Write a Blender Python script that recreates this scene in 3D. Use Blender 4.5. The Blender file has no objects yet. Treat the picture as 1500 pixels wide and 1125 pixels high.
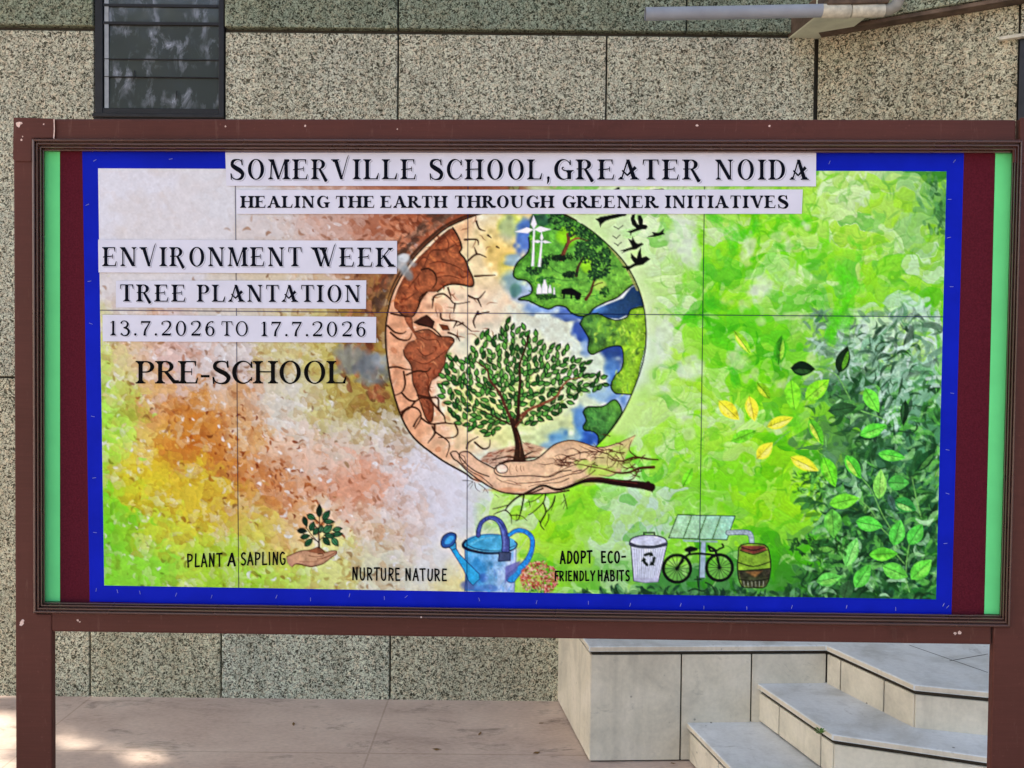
import bpy, bmesh, math
import numpy as np
from mathutils import Vector
R = math.radians
scene = bpy.context.scene
COL = scene.collection
# ---------------------------------------------------------------- camera, world, sun, exposure
FPX, PCX, PCY = 1300.0, 750.0, 562.5           # focal length and centre in photo pixels
CAM = Vector((0, 0, 1.53)); PITCH, ROLL = R(1.43), 0.0100
_f = Vector((0, math.cos(PITCH), -math.sin(PITCH))); _r0 = Vector((1, 0, 0)); _u0 = _r0.cross(_f)
_r = _r0*math.cos(ROLL)+_u0*math.sin(ROLL); _u = _u0*math.cos(ROLL)-_r0*math.sin(ROLL)
cam_data = bpy.data.cameras.new("camera"); cam = bpy.data.objects.new("camera", cam_data); COL.objects.link(cam)
cam_data.sensor_fit = 'HORIZONTAL'; cam_data.sensor_width = 36; cam_data.lens = FPX/1500*36
cam_data.clip_start = 0.05; cam_data.clip_end = 500
M = cam.matrix_world.copy()
for i in range(3):
    M[i][0] = _r[i]; M[i][1] = _u[i]; M[i][2] = -_f[i]; M[i][3] = CAM[i]
cam.matrix_world = M
scene.camera = cam
SUN = Vector((-0.72, -0.03, 0.68)).normalized()
elev = math.asin(SUN.z); azim = math.atan2(SUN.x, SUN.y)
world = bpy.data.worlds.new("World"); scene.world = world; world.use_nodes = True
nt = world.node_tree; bg = nt.nodes["Background"]
sky = nt.nodes.new("ShaderNodeTexSky"); sky.sky_type = 'NISHITA'; sky.sun_disc = False
sky.sun_elevation = elev; sky.sun_rotation = azim; sky.air_density = 1.0; sky.dust_density = 3.0; sky.ozone_density = 0.6
nt.links.new(sky.outputs[0], bg.inputs[0]); bg.inputs[1].default_value = 0.12
sl = bpy.data.lights.new("sun", 'SUN'); sl.energy = 3.2; sl.angle = R(0.6); sl.color = (1.0, 0.93, 0.82)
so = bpy.data.objects.new("sun", sl); COL.objects.link(so); so.rotation_euler = SUN.to_track_quat('Z', 'Y').to_euler(); so.location = SUN*30
scene.view_settings.view_transform = 'Standard'; scene.view_settings.look = 'None'; scene.view_settings.gamma = 1.0
scene.view_settings.use_curve_mapping = False
scene.view_settings.exposure = 1.63
scene.cycles.max_bounces = 8; scene.cycles.use_denoising = True
PAINT_GAIN = np.array([0.93, 0.985, 1.02])
# ---------------------------------------------------------------- the painted poster: a small brush engine
# The flat artwork is painted stroke by stroke into an array whose unit is one 1/600 m of paper,
# and the array becomes the colour attribute of the painted sheets.
OX, OY, CW, CH = 136, 236, 1262, 652
prng = np.random.default_rng(7)
def srgb2lin(c):
    c = np.asarray(c, dtype=np.float64)
    return np.where(c <= 0.04045, c/12.92, ((c+0.055)/1.055)**2.4)
def up(a, h, w):
    H0, W0 = a.shape[:2]
    ys = np.linspace(0, H0-1.001, h); xs = np.linspace(0, W0-1.001, w)
    y0 = ys.astype(int); x0 = xs.astype(int)
    fy = ys-y0; fx = xs-x0
    if a.ndim == 2:
        fy = fy*fy*(3-2*fy); fx = fx*fx*(3-2*fx)
        r0 = a[y0]; r1 = a[y0+1]
        r = r0+(r1-r0)*fy[:, None]
        return r[:, x0]+(r[:, x0+1]-r[:, x0])*fx[None]
    r = a[y0]+(a[y0+1]-a[y0])*fy[:, None, None]
    return r[:, x0]+(r[:, x0+1]-r[:, x0])*fx[None, :, None]
def vnoise(cell, h=CH, w=CW):
    return up(prng.standard_normal((int(h/cell)+3, int(w/cell)+3)), h, w)
NF = vnoise(2.2); NM = vnoise(7); NL = vnoise(24); NX = vnoise(60)
CV = np.zeros((CH, CW, 3))
FIELD = """150 250 208 206 212;330 270 205 203 206;250 330 206 201 202;400 330 200 190 186;470 345 192 160 146;560 335 176 122 98;610 335 140 80 52;
420 405 204 188 160;560 430 148 106 70;545 465 138 104 52;160 420 206 200 198;330 455 200 190 176;150 520 196 204 110;190 520 216 180 152;240 520 206 176 166;
330 520 202 192 190;420 520 198 188 130;480 530 184 170 92;545 565 164 144 72;570 590 140 116 52;500 600 190 182 112;430 590 206 202 190;350 580 206 186 178;
220 600 206 150 88;280 620 194 128 48;320 650 188 116 46;370 640 214 168 108;340 600 206 158 108;420 640 210 186 170;500 640 206 196 186;570 650 212 206 204;
165 560 166 216 90;158 640 156 216 68;190 660 226 210 122;160 720 120 202 40;205 700 212 188 44;250 720 210 182 48;300 730 204 178 60;230 760 192 202 60;
160 800 110 196 40;200 840 140 206 60;260 800 186 206 80;320 830 165 206 60;380 780 206 190 90;380 720 196 138 82;400 705 192 120 70;440 660 218 186 164;
480 700 212 160 134;525 712 202 132 100;560 690 214 176 158;440 760 220 186 142;530 760 216 190 172;600 760 212 194 186;620 700 212 208 212;650 760 211 209 216;
480 820 206 206 130;560 830 206 202 172;620 820 214 212 212;665 850 222 212 150;420 850 180 210 90;350 850 150 206 50;640 730 212 207 217;700 740 209 209 217;
1000 330 206 218 190;975 300 205 222 170;960 440 202 222 164;955 520 205 222 190;957 600 190 225 130;1050 335 130 215 30;1100 400 142 215 42;1000 425 118 206 30;
1150 345 110 205 30;1200 280 170 220 90;1260 300 192 222 142;1320 285 150 202 122;1372 290 84 146 74;1340 335 142 192 112;1370 400 140 215 30;1250 400 152 215 52;
1150 432 192 222 146;1240 435 100 200 40;1050 450 100 200 30;1100 485 90 190 30;1180 465 130 206 40;1225 495 168 202 168;1300 480 184 216 190;1350 500 188 220 196;
1280 535 100 142 112;1300 560 112 154 124;1360 560 146 194 160;1235 570 88 132 92;1250 625 60 104 62;1320 620 70 124 82;1360 645 86 150 100;1000 520 152 215 62;
1060 530 110 200 30;1120 540 122 206 30;1000 600 152 220 72;1050 620 162 220 62;1120 620 142 215 30;1180 620 130 210 40;1000 680 130 210 40;1060 700 120 206 30;
1130 690 152 220 30;1180 712 130 206 60;1232 712 140 182 152;1260 765 40 92 52;1320 700 50 102 62;1350 760 40 97 52;1280 840 34 86 44;1352 840 62 132 82;1200 800 128 200 60;
1180 850 50 110 50;1120 845 82 152 60;1000 760 142 206 80;930 745 188 212 196;905 765 192 212 194;850 742 130 210 30;800 750 150 215 50;770 700 196 222 150;850 702 140 215 40;
960 700 150 215 60;755 785 192 216 150;800 800 150 215 40;860 790 170 216 112;850 850 108 182 60;920 805 150 202 122;1000 862 60 122 60;940 855 80 152 60;740 720 206 220 190;1130 780 140 214 40;1090 610 170 224 70"""
PTS = np.array([[float(v) for v in p.split()] for p in FIELD.replace('\n', '').split(';') if p.strip()])
def base_field():
    q = 5
    h, w = CH//q, CW//q
    yy, xx = np.mgrid[0:h, 0:w]*float(q)
    xx = xx+OX; yy = yy+OY
    # wander the sampling so tones meet along ragged edges
    nx = up(prng.standard_normal((22, 42)), h, w)*15; ny = up(prng.standard_normal((22, 42)), h, w)*15
    nx += up(prng.standard_normal((60, 110)), h, w)*7; ny += up(prng.standard_normal((60, 110)), h, w)*7
    acc = np.zeros((h, w, 3)); ws = np.zeros((h, w))
    for p in PTS:
        d2 = (xx+nx-p[0])**2+(yy+ny-p[1])**2
        wt = np.exp(-d2/(2*24.0**2))+1e-4*np.exp(-d2/(2*70.0**2))+1e-9
        acc += wt[..., None]*p[2:5]; ws += wt
    return up(acc/ws[..., None], CH, CW)/255.0
BASE = base_field()
CV[:] = BASE
def patch(x0, y0, x1, y1):
    ix0 = max(0, int(math.floor(x0-OX))); iy0 = max(0, int(math.floor(y0-OY)))
    ix1 = min(CW, int(math.ceil(x1-OX))+1); iy1 = min(CH, int(math.ceil(y1-OY))+1)
    if ix1 <= ix0 or iy1 <= iy0: return None
    yy, xx = np.mgrid[iy0:iy1, ix0:ix1]
    return slice(iy0, iy1), slice(ix0, ix1), xx+OX+0.5, yy+OY+0.5
def blend(sy, sx, m, col):
    c = CV[sy, sx]
    CV[sy, sx] = c+(np.asarray(col)-c)*m[..., None]
def daub(x, y, L, W, ang, col, alpha, curv=0.0, edge=0.0):
    R = L+W+2
    pt = patch(x-R, y-R, x+R, y+R)
    if pt is None: return
    sy, sx, xx, yy = pt
    ca, sa = math.cos(ang), math.sin(ang)
    u = (xx-x)*ca+(yy-y)*sa; v = -(xx-x)*sa+(yy-y)*ca
    v = v-curv*u*u/L
    d = 1-np.abs(u/L)**2.6-(v/W)**2+0.22*NM[sy, sx]*0.6+0.10*NF[sy, sx]
    m = np.clip(d*min(W, 8)*0.55, 0, 1)
    e = np.clip(1-d*2.5, 0, 1)*edge
    br = 0.04*np.sin(v*2.3+x)+0.03*NF[sy, sx]
    c = np.clip(np.asarray(col)[None, None, :]*(1+br[..., None]-e[..., None]), 0, 1)
    blend(sy, sx, m*alpha, c)
def smooth(pts, n=6, closed=False):
    P = np.asarray(pts, dtype=float)
    if len(P) < 3: return P
    out = []
    N = len(P)
    for i in range(N if closed else N-1):
        if closed: p0, p1, p2, p3 = P[i-1], P[i], P[(i+1) % N], P[(i+2) % N]
        else: p0, p1, p2, p3 = P[max(i-1, 0)], P[i], P[i+1], P[min(i+2, N-1)]
        for k in range(n):
            t = k/n
            out.append(0.5*((2*p1)+(-p0+p2)*t+(2*p0-5*p1+4*p2-p3)*t*t+(-p0+3*p1-3*p2+p3)*t**3))
    if not closed: out.append(P[-1])
    return np.array(out)
def sdist(P, xx, yy):
    inside = np.zeros(xx.shape, bool); dm = np.full(xx.shape, 1e9)
    n = len(P)
    for i in range(n):
        ax, ay = P[i]; bx, by = P[(i+1) % n]
        if ay != by:
            c = ((ay > yy) != (by > yy)) & (xx < (bx-ax)*(yy-ay)/(by-ay)+ax)
            inside ^= c
        ex, ey = bx-ax, by-ay
        l2 = ex*ex+ey*ey+1e-9
        t = np.clip(((xx-ax)*ex+(yy-ay)*ey)/l2, 0, 1)
        dm = np.minimum(dm, (xx-ax-t*ex)**2+(yy-ay-t*ey)**2)
    d = np.sqrt(dm)
    return np.where(inside, d, -d)
def fill(pts, col, alpha=1.0, soft=1.0, tex=0.06, rim=0.0, col2=None, gdir=(1, 0), sm=0, outline=None, ow=1.6):
    P = smooth(pts, sm, True) if sm else np.asarray(pts, float)
    e = soft+2
    pt = patch(P[:, 0].min()-e, P[:, 1].min()-e, P[:, 0].max()+e, P[:, 1].max()+e)
    if pt is None: return
    sy, sx, xx, yy = pt
    sd = sdist(P, xx, yy)
    m = np.clip(0.5+sd/soft, 0, 1)*alpha
    c = np.ones(xx.shape+(3,))*np.asarray(col)/255.0
    if col2 is not None:
        g = xx*gdir[0]+yy*gdir[1]; pg = P[:, 0]*gdir[0]+P[:, 1]*gdir[1]
        t = np.clip((g-pg.min())/(pg.max()-pg.min()+1e-6)+0.1*NM[sy, sx], 0, 1)
        c = c+(np.asarray(col2)/255.0-c)*t[..., None]
    k = 1+tex*(NM[sy, sx]*0.8+NF[sy, sx]*0.5)-rim*np.exp(-np.maximum(sd, 0)/4.0)
    blend(sy, sx, m, np.clip(c*k[..., None], 0, 1))
    if outline is not None: line(list(P)+[P[0]], ow, outline)
def line(pts, w, col, alpha=1.0, sm=0, w2=None, soft=1.0):
    P = smooth(pts, sm) if sm else np.asarray(pts, float)
    n = len(P)
    if np.ndim(w): ws = np.interp(np.linspace(0, 1, n), np.linspace(0, 1, len(w)), w)
    else: ws = np.linspace(w, w if w2 is None else w2, n)
    e = ws.max()/2+soft+1
    pt = patch(P[:, 0].min()-e, P[:, 1].min()-e, P[:, 0].max()+e, P[:, 1].max()+e)
    if pt is None: return
    sy, sx, xx, yy = pt
    cov = np.zeros(xx.shape)
    x00, y00 = xx[0, 0], yy[0, 0]
    for i in range(n-1):
        ax, ay = P[i]; bx, by = P[i+1]
        r0, r1 = ws[i]/2, ws[i+1]/2
        e2 = max(r0, r1)+soft+1
        a0 = max(0, int(min(ax, bx)-e2-x00)); a1 = int(max(ax, bx)+e2-x00)+2
        b0 = max(0, int(min(ay, by)-e2-y00)); b1 = int(max(ay, by)+e2-y00)+2
        X = xx[b0:b1, a0:a1]; Y = yy[b0:b1, a0:a1]
        if X.size == 0: continue
        ex, ey = bx-ax, by-ay
        t = np.clip(((X-ax)*ex+(Y-ay)*ey)/(ex*ex+ey*ey+1e-9), 0, 1)
        d = np.hypot(X-ax-t*ex, Y-ay-t*ey)
        r = r0+(r1-r0)*t
        cv = np.clip((r-d)/soft+0.5, 0, 1)*np.minimum(1, r*2)
        cov[b0:b1, a0:a1] = np.maximum(cov[b0:b1, a0:a1], cv)
    blend(sy, sx, cov*alpha, np.clip(np.asarray(col)/255.0*(1+0.08*NF[sy, sx][..., None]), 0, 1))
def blob(x, y, rx, ry, col, alpha, rag=0.35):
    pt = patch(x-rx*1.6, y-ry*1.6, x+rx*1.6, y+ry*1.6)
    if pt is None: return
    sy, sx, xx, yy = pt
    d = ((xx-x)/rx)**2+((yy-y)/ry)**2+rag*(NL[sy, sx]*0.5+NM[sy, sx]*0.35)
    m = np.clip(1.15-d, 0, 1); m = m*m*(3-2*m)
    blend(sy, sx, m*alpha, np.clip(np.asarray(col)/255.0*(1+0.05*NM[sy, sx][..., None]), 0, 1))
def leafshape(x, y, L, W, ang, n=9, bend=0.0):
    t = np.linspace(0, 1, n)
    w = np.sin(np.pi*t**0.85)**0.9*W/2
    u = (t-0.5)*L; b = bend*np.sin(np.pi*t)*W
    top = np.stack([u, w+b], 1); bot = np.stack([u, -w+b], 1)[::-1][1:-1]
    Q = np.concatenate([top, bot])
    ca, sa = math.cos(ang), math.sin(ang)
    return np.stack([x+Q[:, 0]*ca-Q[:, 1]*sa, y+Q[:, 0]*sa+Q[:, 1]*ca], 1)
def leaf(x, y, L, W, ang, col, out=(18, 45, 18), ow=1.1, hi=None, vein=None, bend=0.0):
    P = leafshape(x, y, L, W, ang, 8, bend)
    fill(P, col, tex=0.10, soft=1.0)
    ca, sa = math.cos(ang), math.sin(ang)
    if hi is not None:
        Q = leafshape(x-sa*W*0.17, y+ca*W*0.17, L*0.72, W*0.36, ang, 6)
        fill(Q, hi, 0.8, tex=0.1)
    if vein is not None:
        line([(x-ca*L*0.5, y-sa*L*0.5), (x+ca*L*0.42, y+sa*L*0.42)], 0.9, vein, 0.9)
    if out is not None: line(list(P)+[P[0]], ow, out)
def inpoly(P, x, y):
    return sdist(np.asarray(P, float), np.array([x]), np.array([y]))[0] > 0
def Zf(ox, oy, s):
    def f(*pts): return [(ox+a/s, oy+b/s) for a, b in pts]
    return f
Z4 = Zf(540, 310, 3.409); Z5 = Zf(540, 560, 3.409); ZI = Zf(730, 310, 5.769)
ZC = Zf(630, 740, 5.556); ZE = Zf(800, 740, 4.412); ZS = Zf(260, 730, 3.571); ZR = Zf(1000, 460, 2.678)
def bcol(x, y):
    return BASE[int(np.clip(y-OY, 0, CH-1)), int(np.clip(x-OX, 0, CW-1))]
# ---- washes
def cells(size, warp, ax=1.0, ang=0.0, wob=1.0):
    """warped cellular pattern: for every pixel the seed it belongs to, a random tone and the distance to the rim"""
    yy, xx = np.mgrid[0:CH, 0:CW].astype(np.float64)
    w1, w2 = vnoise(size*1.6), vnoise(size*1.6); w3, w4 = vnoise(size*0.55), vnoise(size*0.55)
    X = xx+warp*(w1+0.45*w3*wob); Y = yy+warp*(w2+0.45*w4*wob)
    ca, sa = math.cos(ang), math.sin(ang)
    U = (X*ca+Y*sa)/(size*ax); V = (-X*sa+Y*ca)/size
    iu = np.floor(U).astype(int); iv = np.floor(V).astype(int)
    u0, v0 = iu.min()-1, iv.min()-1
    nu, nv = iu.max()-u0+3, iv.max()-v0+3
    ju = prng.random((nv, nu)); jv = prng.random((nv, nu)); tone = prng.random((nv, nu))
    f1 = np.full(U.shape, 9.0); f2 = f1.copy(); su = np.zeros(U.shape); sv = np.zeros(U.shape); tn = np.zeros(U.shape)
    for dv in (-1, 0, 1):
        for du in (-1, 0, 1):
            a, b = iv+dv-v0, iu+du-u0
            pu = iu+du+ju[a, b]; pv = iv+dv+jv[a, b]
            d = np.hypot(U-pu, V-pv)
            c = d < f1
            f2 = np.where(c, f1, np.minimum(f2, d))
            su = np.where(c, pu, su); sv = np.where(c, pv, sv); tn = np.where(c, tone[a, b], tn); f1 = np.where(c, d, f1)
    du_, dv_ = (U-su), (V-sv)
    sx = (su*size*ax)*ca-(sv*size)*sa; sy = (su*size*ax)*sa+(sv*size)*ca
    return sx, sy, tn, f2-f1, du_, dv_
def at_base(sx, sy):
    return BASE[np.clip(sy, 0, CH-1).astype(int), np.clip(sx, 0, CW-1).astype(int)]
def sstep(a, b, x):
    t = np.clip((x-a)/(b-a), 0, 1); return t*t*(3-2*t)
def washes():
    yy, xx = np.mgrid[0:CH, 0:CW].astype(np.float64); px = xx+OX; py = yy+OY
    global CV
    # autumn side: small overlapping flakes of paint
    quiet = sstep(330, 470, px)*0.8+sstep(395, 520, py)
    quiet = np.clip(quiet, 0.10, 1)
    quiet *= 1-0.8*sstep(590, 660, px)*sstep(560, 640, py)
    L = CV.copy()
    for size, warp, ang, wt, jit in ((24, 9, 0.5, 0.75, 20), (13, 6, 0.9, 0.62, 13), (7.5, 4.0, 0.4, 0.42, 8)):
        sx, sy, tn, rim, du, dv = cells(size, warp, 1.35, ang)
        jx = np.sin(tn*57.0)*jit; jy = np.cos(tn*91.0)*jit
        c = at_base(sx+jx, sy+jy).copy()
        k = np.mod(tn*13.7, 1.0)
        white = (k < 0.10)[..., None]; dark = ((k > 0.10) & (k < 0.30))[..., None]
        c = np.where(white, c+(np.array([0.86, 0.84, 0.84])-c)*0.6, c)
        c = np.where(dark, c*np.array([0.90, 0.80, 0.72]), c)
        shade = 1+0.085*np.clip(du*0.5-dv*0.9, -0.8, 0.8)-0.10*sstep(0.16, 0.0, rim)*(tn > 0.45)
        c = np.clip(c*(shade*(0.95+0.12*tn))[..., None], 0, 1)
        m = (wt*quiet*sstep(0.0, 0.05, rim)*np.where(np.mod(tn*7.3, 1) < 0.75, 1, 0.25))[..., None]
        L = L+(c-L)*m
    # green side: broad wet strokes
    R = CV.copy()
    for size, ax, warp, ang, wt, jit in ((60, 1.6, 34, -0.6, 0.85, 36), (36, 1.9, 24, -0.3, 0.85, 34), (22, 2.4, 15, 0.4, 0.7, 22), (12, 2.6, 8, -0.8, 0.35, 10)):
        sx, sy, tn, rim, du, dv = cells(size, warp, ax, ang, 0.7)
        jx = np.sin(tn*57.0)*jit; jy = np.cos(tn*91.0)*jit
        c = at_base(sx+jx, sy+jy).copy()
        k = np.mod(tn*13.7, 1.0)
        bright = (c.mean(-1) > 0.42)
        pale = ((k < 0.20) & bright)[..., None]; deep = ((k > 0.16) & (k < 0.36))[..., None]; lime = ((k > 0.36) & (k < 0.50) & bright)[..., None]
        c = np.where(pale, c+(np.array([0.80, 0.90, 0.70])-c)*0.62, c)
        c = np.where(deep, c*np.array([0.58, 0.84, 0.45]), c)
        c = np.where(lime, c*0.4+np.array([0.60, 0.84, 0.08])*0.6, c)
        bristle = 0.035*np.sin(dv*26+2*NM)+0.10*np.clip(-dv, -0.7, 0.7)
        c = np.clip(c*(1+bristle-0.08*sstep(0.10, 0.0, rim)*(tn > 0.4))[..., None], 0, 1)
        m = (wt*sstep(0.0, 0.07, rim)*np.where(np.mod(tn*5.1, 1) < 0.55, 1, 0.08))[..., None]
        R = R+(c-R)*m
    side = sstep(690, 740, px+18*NL*0.5+0.0*py)
    halo = np.clip(np.hypot((px-755)/1.0, (py-495)/1.05)-190, 0, 60)/60.0      # the painter left a quiet ring round the globe
    ring = np.where(px > 760, sstep(0.15, 0.55, halo+0.12*NL), 1.0)
    R = CV+(R-CV)*ring[..., None]
    CV = L+(R-L)*side[..., None]
    for i in range(1300):
        x = prng.uniform(140, 690); y = prng.uniform(305, 870)
        if y < 420 and x < 360 and prng.random() < 0.9: continue
        if x > 590 and prng.random() < 0.8: continue
        c = bcol(x+prng.normal(0, 14), y+prng.normal(0, 14)).copy(); k = prng.random()
        if k < 0.3: c = c+(np.array([0.86, 0.85, 0.85])-c)*prng.uniform(0.5, 0.95)
        elif k < 0.7: c = c*np.array([0.84, 0.70, 0.60])*prng.uniform(0.75, 1.0)
        s = prng.uniform(2, 5)
        daub(x, y, s*prng.uniform(1.0, 1.7), s*0.6, 0.5+prng.normal(0, 0.9), c, prng.uniform(0.4, 0.85), prng.uniform(-0.9, 0.9), 0.12)
    for i in range(500):
        x = prng.uniform(960, 1390); y = prng.uniform(250, 880)
        c = bcol(x, y)*np.array([0.6, 0.8, 0.55])
        daub(x, y, prng.uniform(5, 16), prng.uniform(0.8, 2.2), prng.uniform(0, 3.14), c, 0.45, prng.uniform(-1, 1)*0.9)
    for i in range(160):
        x = prng.uniform(965, 1390); y = prng.uniform(250, 840)
        c = bcol(x, y); c = c+(np.array([0.84, 0.9, 0.78])-c)*0.6
        daub(x, y, prng.uniform(5, 14), prng.uniform(1.5, 4), prng.uniform(0, 3.14), c, 0.45, prng.uniform(-1, 1)*0.9)
washes()
for k in range(110):                            # dark sienna flecks
    t = prng.random(); x = 300+190*t+prng.normal(0, 26); y = 610+150*t+prng.normal(0, 24)
    daub(x, y, prng.uniform(2.5, 6), prng.uniform(1.2, 2.6), prng.normal(.8, .7), np.array([(140, 70, 26), (166, 92, 40), (116, 52, 24), (236, 226, 220)][prng.choice(4)])/255, .75, prng.uniform(-.9, .9), .1)
# teal shadows painted in the lower right corner and along the bottom
def undergrowth():
    for i in range(700):
        x = prng.uniform(840, 1375)
        y = 885-abs(prng.normal(0, 1))*(10+max(0, x-1150)*0.55)
        if y < 560 or (x < 1200 and y < 790): continue
        if x > 1365: continue
        g = prng.choice(4)
        c = [(28, 66, 36), (22, 58, 40), (60, 112, 62), (96, 150, 96)][g]
        L = prng.uniform(4, 12)
        daub(x, y, L, L*0.36, prng.uniform(0, 3.14), np.array(c)/255, prng.uniform(0.4, 0.9), prng.uniform(-0.8, 0.8), 0.05)
    for i in range(1500):
        x = prng.uniform(1175, 1376); y = prng.uniform(455, 872)
        edge = 1188+14*math.sin(y*0.05)+(40 if 600 < y < 690 else 0)
        if x < edge: continue
        low = min(1.0, max(0.0, (y-520)/120.0))
        k = prng.random()
        if k < 0.34+0.20*low: c = [(18, 52, 24), (26, 70, 32), (38, 88, 42)][prng.choice(3)]
        elif k < 0.70: c = [(54, 122, 48), (84, 156, 64), (70, 136, 60), (96, 176, 70)][prng.choice(4)] if low > .4 else [(58, 116, 64), (88, 146, 96), (72, 128, 84)][prng.choice(3)]
        else: c = ([(140, 196, 120), (110, 190, 80), (170, 214, 160), (96, 180, 70)] if low > .4 else [(140, 190, 150), (176, 214, 182), (200, 228, 208), (150, 200, 150)])[prng.choice(4)]
        if low < 0.3: c = tuple(v+(200-v)*0.35 for v in c) if prng.random() < .8 else c
        L = prng.uniform(5, 17)
        daub(x, y, L, L*prng.uniform(0.16, 0.36), prng.normal(-0.5, 0.9), np.array(c)/255, prng.uniform(0.35, 0.8), prng.uniform(-0.8, 0.8), 0.06)
    for i in range(90):
        x = prng.normal(1290, 26); y = prng.uniform(480, 640)
        x += (560-y)*-0.12
        c = [(26, 56, 34), (60, 96, 70), (150, 190, 160), (196, 224, 200)][prng.choice(4)]
        daub(x, y, prng.uniform(5, 16), prng.uniform(1.5, 4), -1.0+prng.normal(0, 0.5), np.array(c)/255, 0.65, prng.uniform(-0.5, 0.5))
    for i in range(60):
        x = prng.normal(1372, 12); y = prng.uniform(252, 350)
        daub(x, y, prng.uniform(4, 11), prng.uniform(2, 4), 1.3+prng.normal(0, 0.6), np.array([(48, 98, 48), (92, 150, 84), (140, 190, 120)][prng.choice(3)])/255, 0.6)
undergrowth()
# bold green strokes
for pts, w, c in [([(1105, 318), (1100, 340), (1080, 352)], 13, (70, 190, 20)), ([(1040, 318), (1062, 330), (1082, 352), (1076, 370)], 14, (72, 186, 28)),
                  ([(1140, 318), (1138, 350), (1150, 362), (1170, 358)], 9, (74, 178, 22)), ([(1160, 318), (1170, 328), (1182, 326)], 11, (84, 196, 20)),
                  ([(1246, 350), (1260, 376), (1258, 406)], 9, (86, 196, 40)), ([(1232, 392), (1244, 420), (1238, 446), (1226, 470), (1220, 490)], 20, (84, 200, 24)),
                  ([(1010, 330), (1030, 345), (1026, 372)], 12, (120, 206, 20)), ([(1090, 500), (1076, 540), (1080, 560)], 13, (60, 176, 26)),
                  ([(990, 460), (1040, 478), (1060, 500)], 14, (80, 190, 30)), ([(1032, 400), (1040, 440), (1060, 452)], 18, (70, 180, 30)),
                  ([(1160, 560), (1166, 600), (1172, 640)], 17, (104, 196, 30))]:
    SPn = smooth(pts, 5)
    for a_, b_ in zip(SPn[:-1], SPn[1:]):
        daub(a_[0]+prng.normal(0, w*.3), a_[1]+prng.normal(0, w*.3), w*prng.uniform(.6, 1.3), w*prng.uniform(.25, .6), math.atan2(b_[1]-a_[1], b_[0]-a_[0]), np.array(c)/255*prng.uniform(.92, 1.1), 0.26, prng.uniform(-.6, .6), 0.05)
for i in range(26):
    x, y = prng.uniform(965, 1190), prng.uniform(330, 700)
    blob(x, y, prng.uniform(8, 20), prng.uniform(6, 16), (206, 226, 172), 0.5, 0.8)
for x, y, rx, ry in [(1000, 345, 24, 36), (1010, 372, 18, 28), (1112, 420, 26, 30), (975, 520, 14, 50), (1100, 360, 14, 22), (1010, 535, 22, 20), (1180, 330, 10, 9)]:
    blob(x, y, rx, ry, (212, 224, 200), 0.6, 0.8)
# smoke and brown ground left of the globe
for i in range(170):
    a = prng.uniform(2.5, 3.75); r = 205+abs(prng.normal(0, 26))
    x = 755+r*math.cos(a); y = 492-r*math.sin(a)*-1 if False else 492+r*math.sin(a)
    if y > 585 or y < 312: continue
    c = [(120, 66, 40), (158, 96, 62), (182, 126, 90), (96, 52, 30), (150, 110, 60)][prng.choice(5)]
    daub(x, y, prng.uniform(5, 13), prng.uniform(2.5, 6), a+1.57+prng.normal(0, 0.4), np.array(c)/255, 0.6, prng.uniform(-0.5, 0.5), 0.15)
for i in range(120):
    x = prng.uniform(560, 660); y = prng.uniform(312, 372)
    if (x-755)**2+(y-492)**2 < 200**2: continue
    c = [(150, 84, 54), (186, 120, 88), (120, 62, 38), (204, 150, 120)][prng.choice(4)]
    daub(x, y, prng.uniform(5, 12), prng.uniform(2.5, 5.5), prng.uniform(-0.2, 1.2), np.array(c)/255, 0.65, prng.uniform(-0.6, 0.6), 0.15)
for x, y, rx, ry, c, a in [(520, 528, 44, 24, (122, 126, 124), .8), (548, 540, 30, 26, (112, 118, 122), .85), (560, 528, 18, 16, (150, 156, 158), .7), (505, 520, 26, 14, (140, 138, 124), .6), (540, 556, 22, 12, (126, 128, 124), .6), (574, 520, 14, 8, (140, 148, 160), .8)]:
    blob(x, y, rx, ry, c, a, 0.5)
for k in range(90):
    a = prng.uniform(3.35, 4.35); r = 200+abs(prng.normal(0, 9))
    daub(755+r*math.cos(a), 492+r*math.sin(a), prng.uniform(5, 12), prng.uniform(2, 5), a+1.57+prng.normal(0, .25), np.array([(84, 60, 46), (112, 84, 66), (66, 44, 34)][prng.choice(3)])/255, .45, prng.uniform(-.4, .4), .08)
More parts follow.
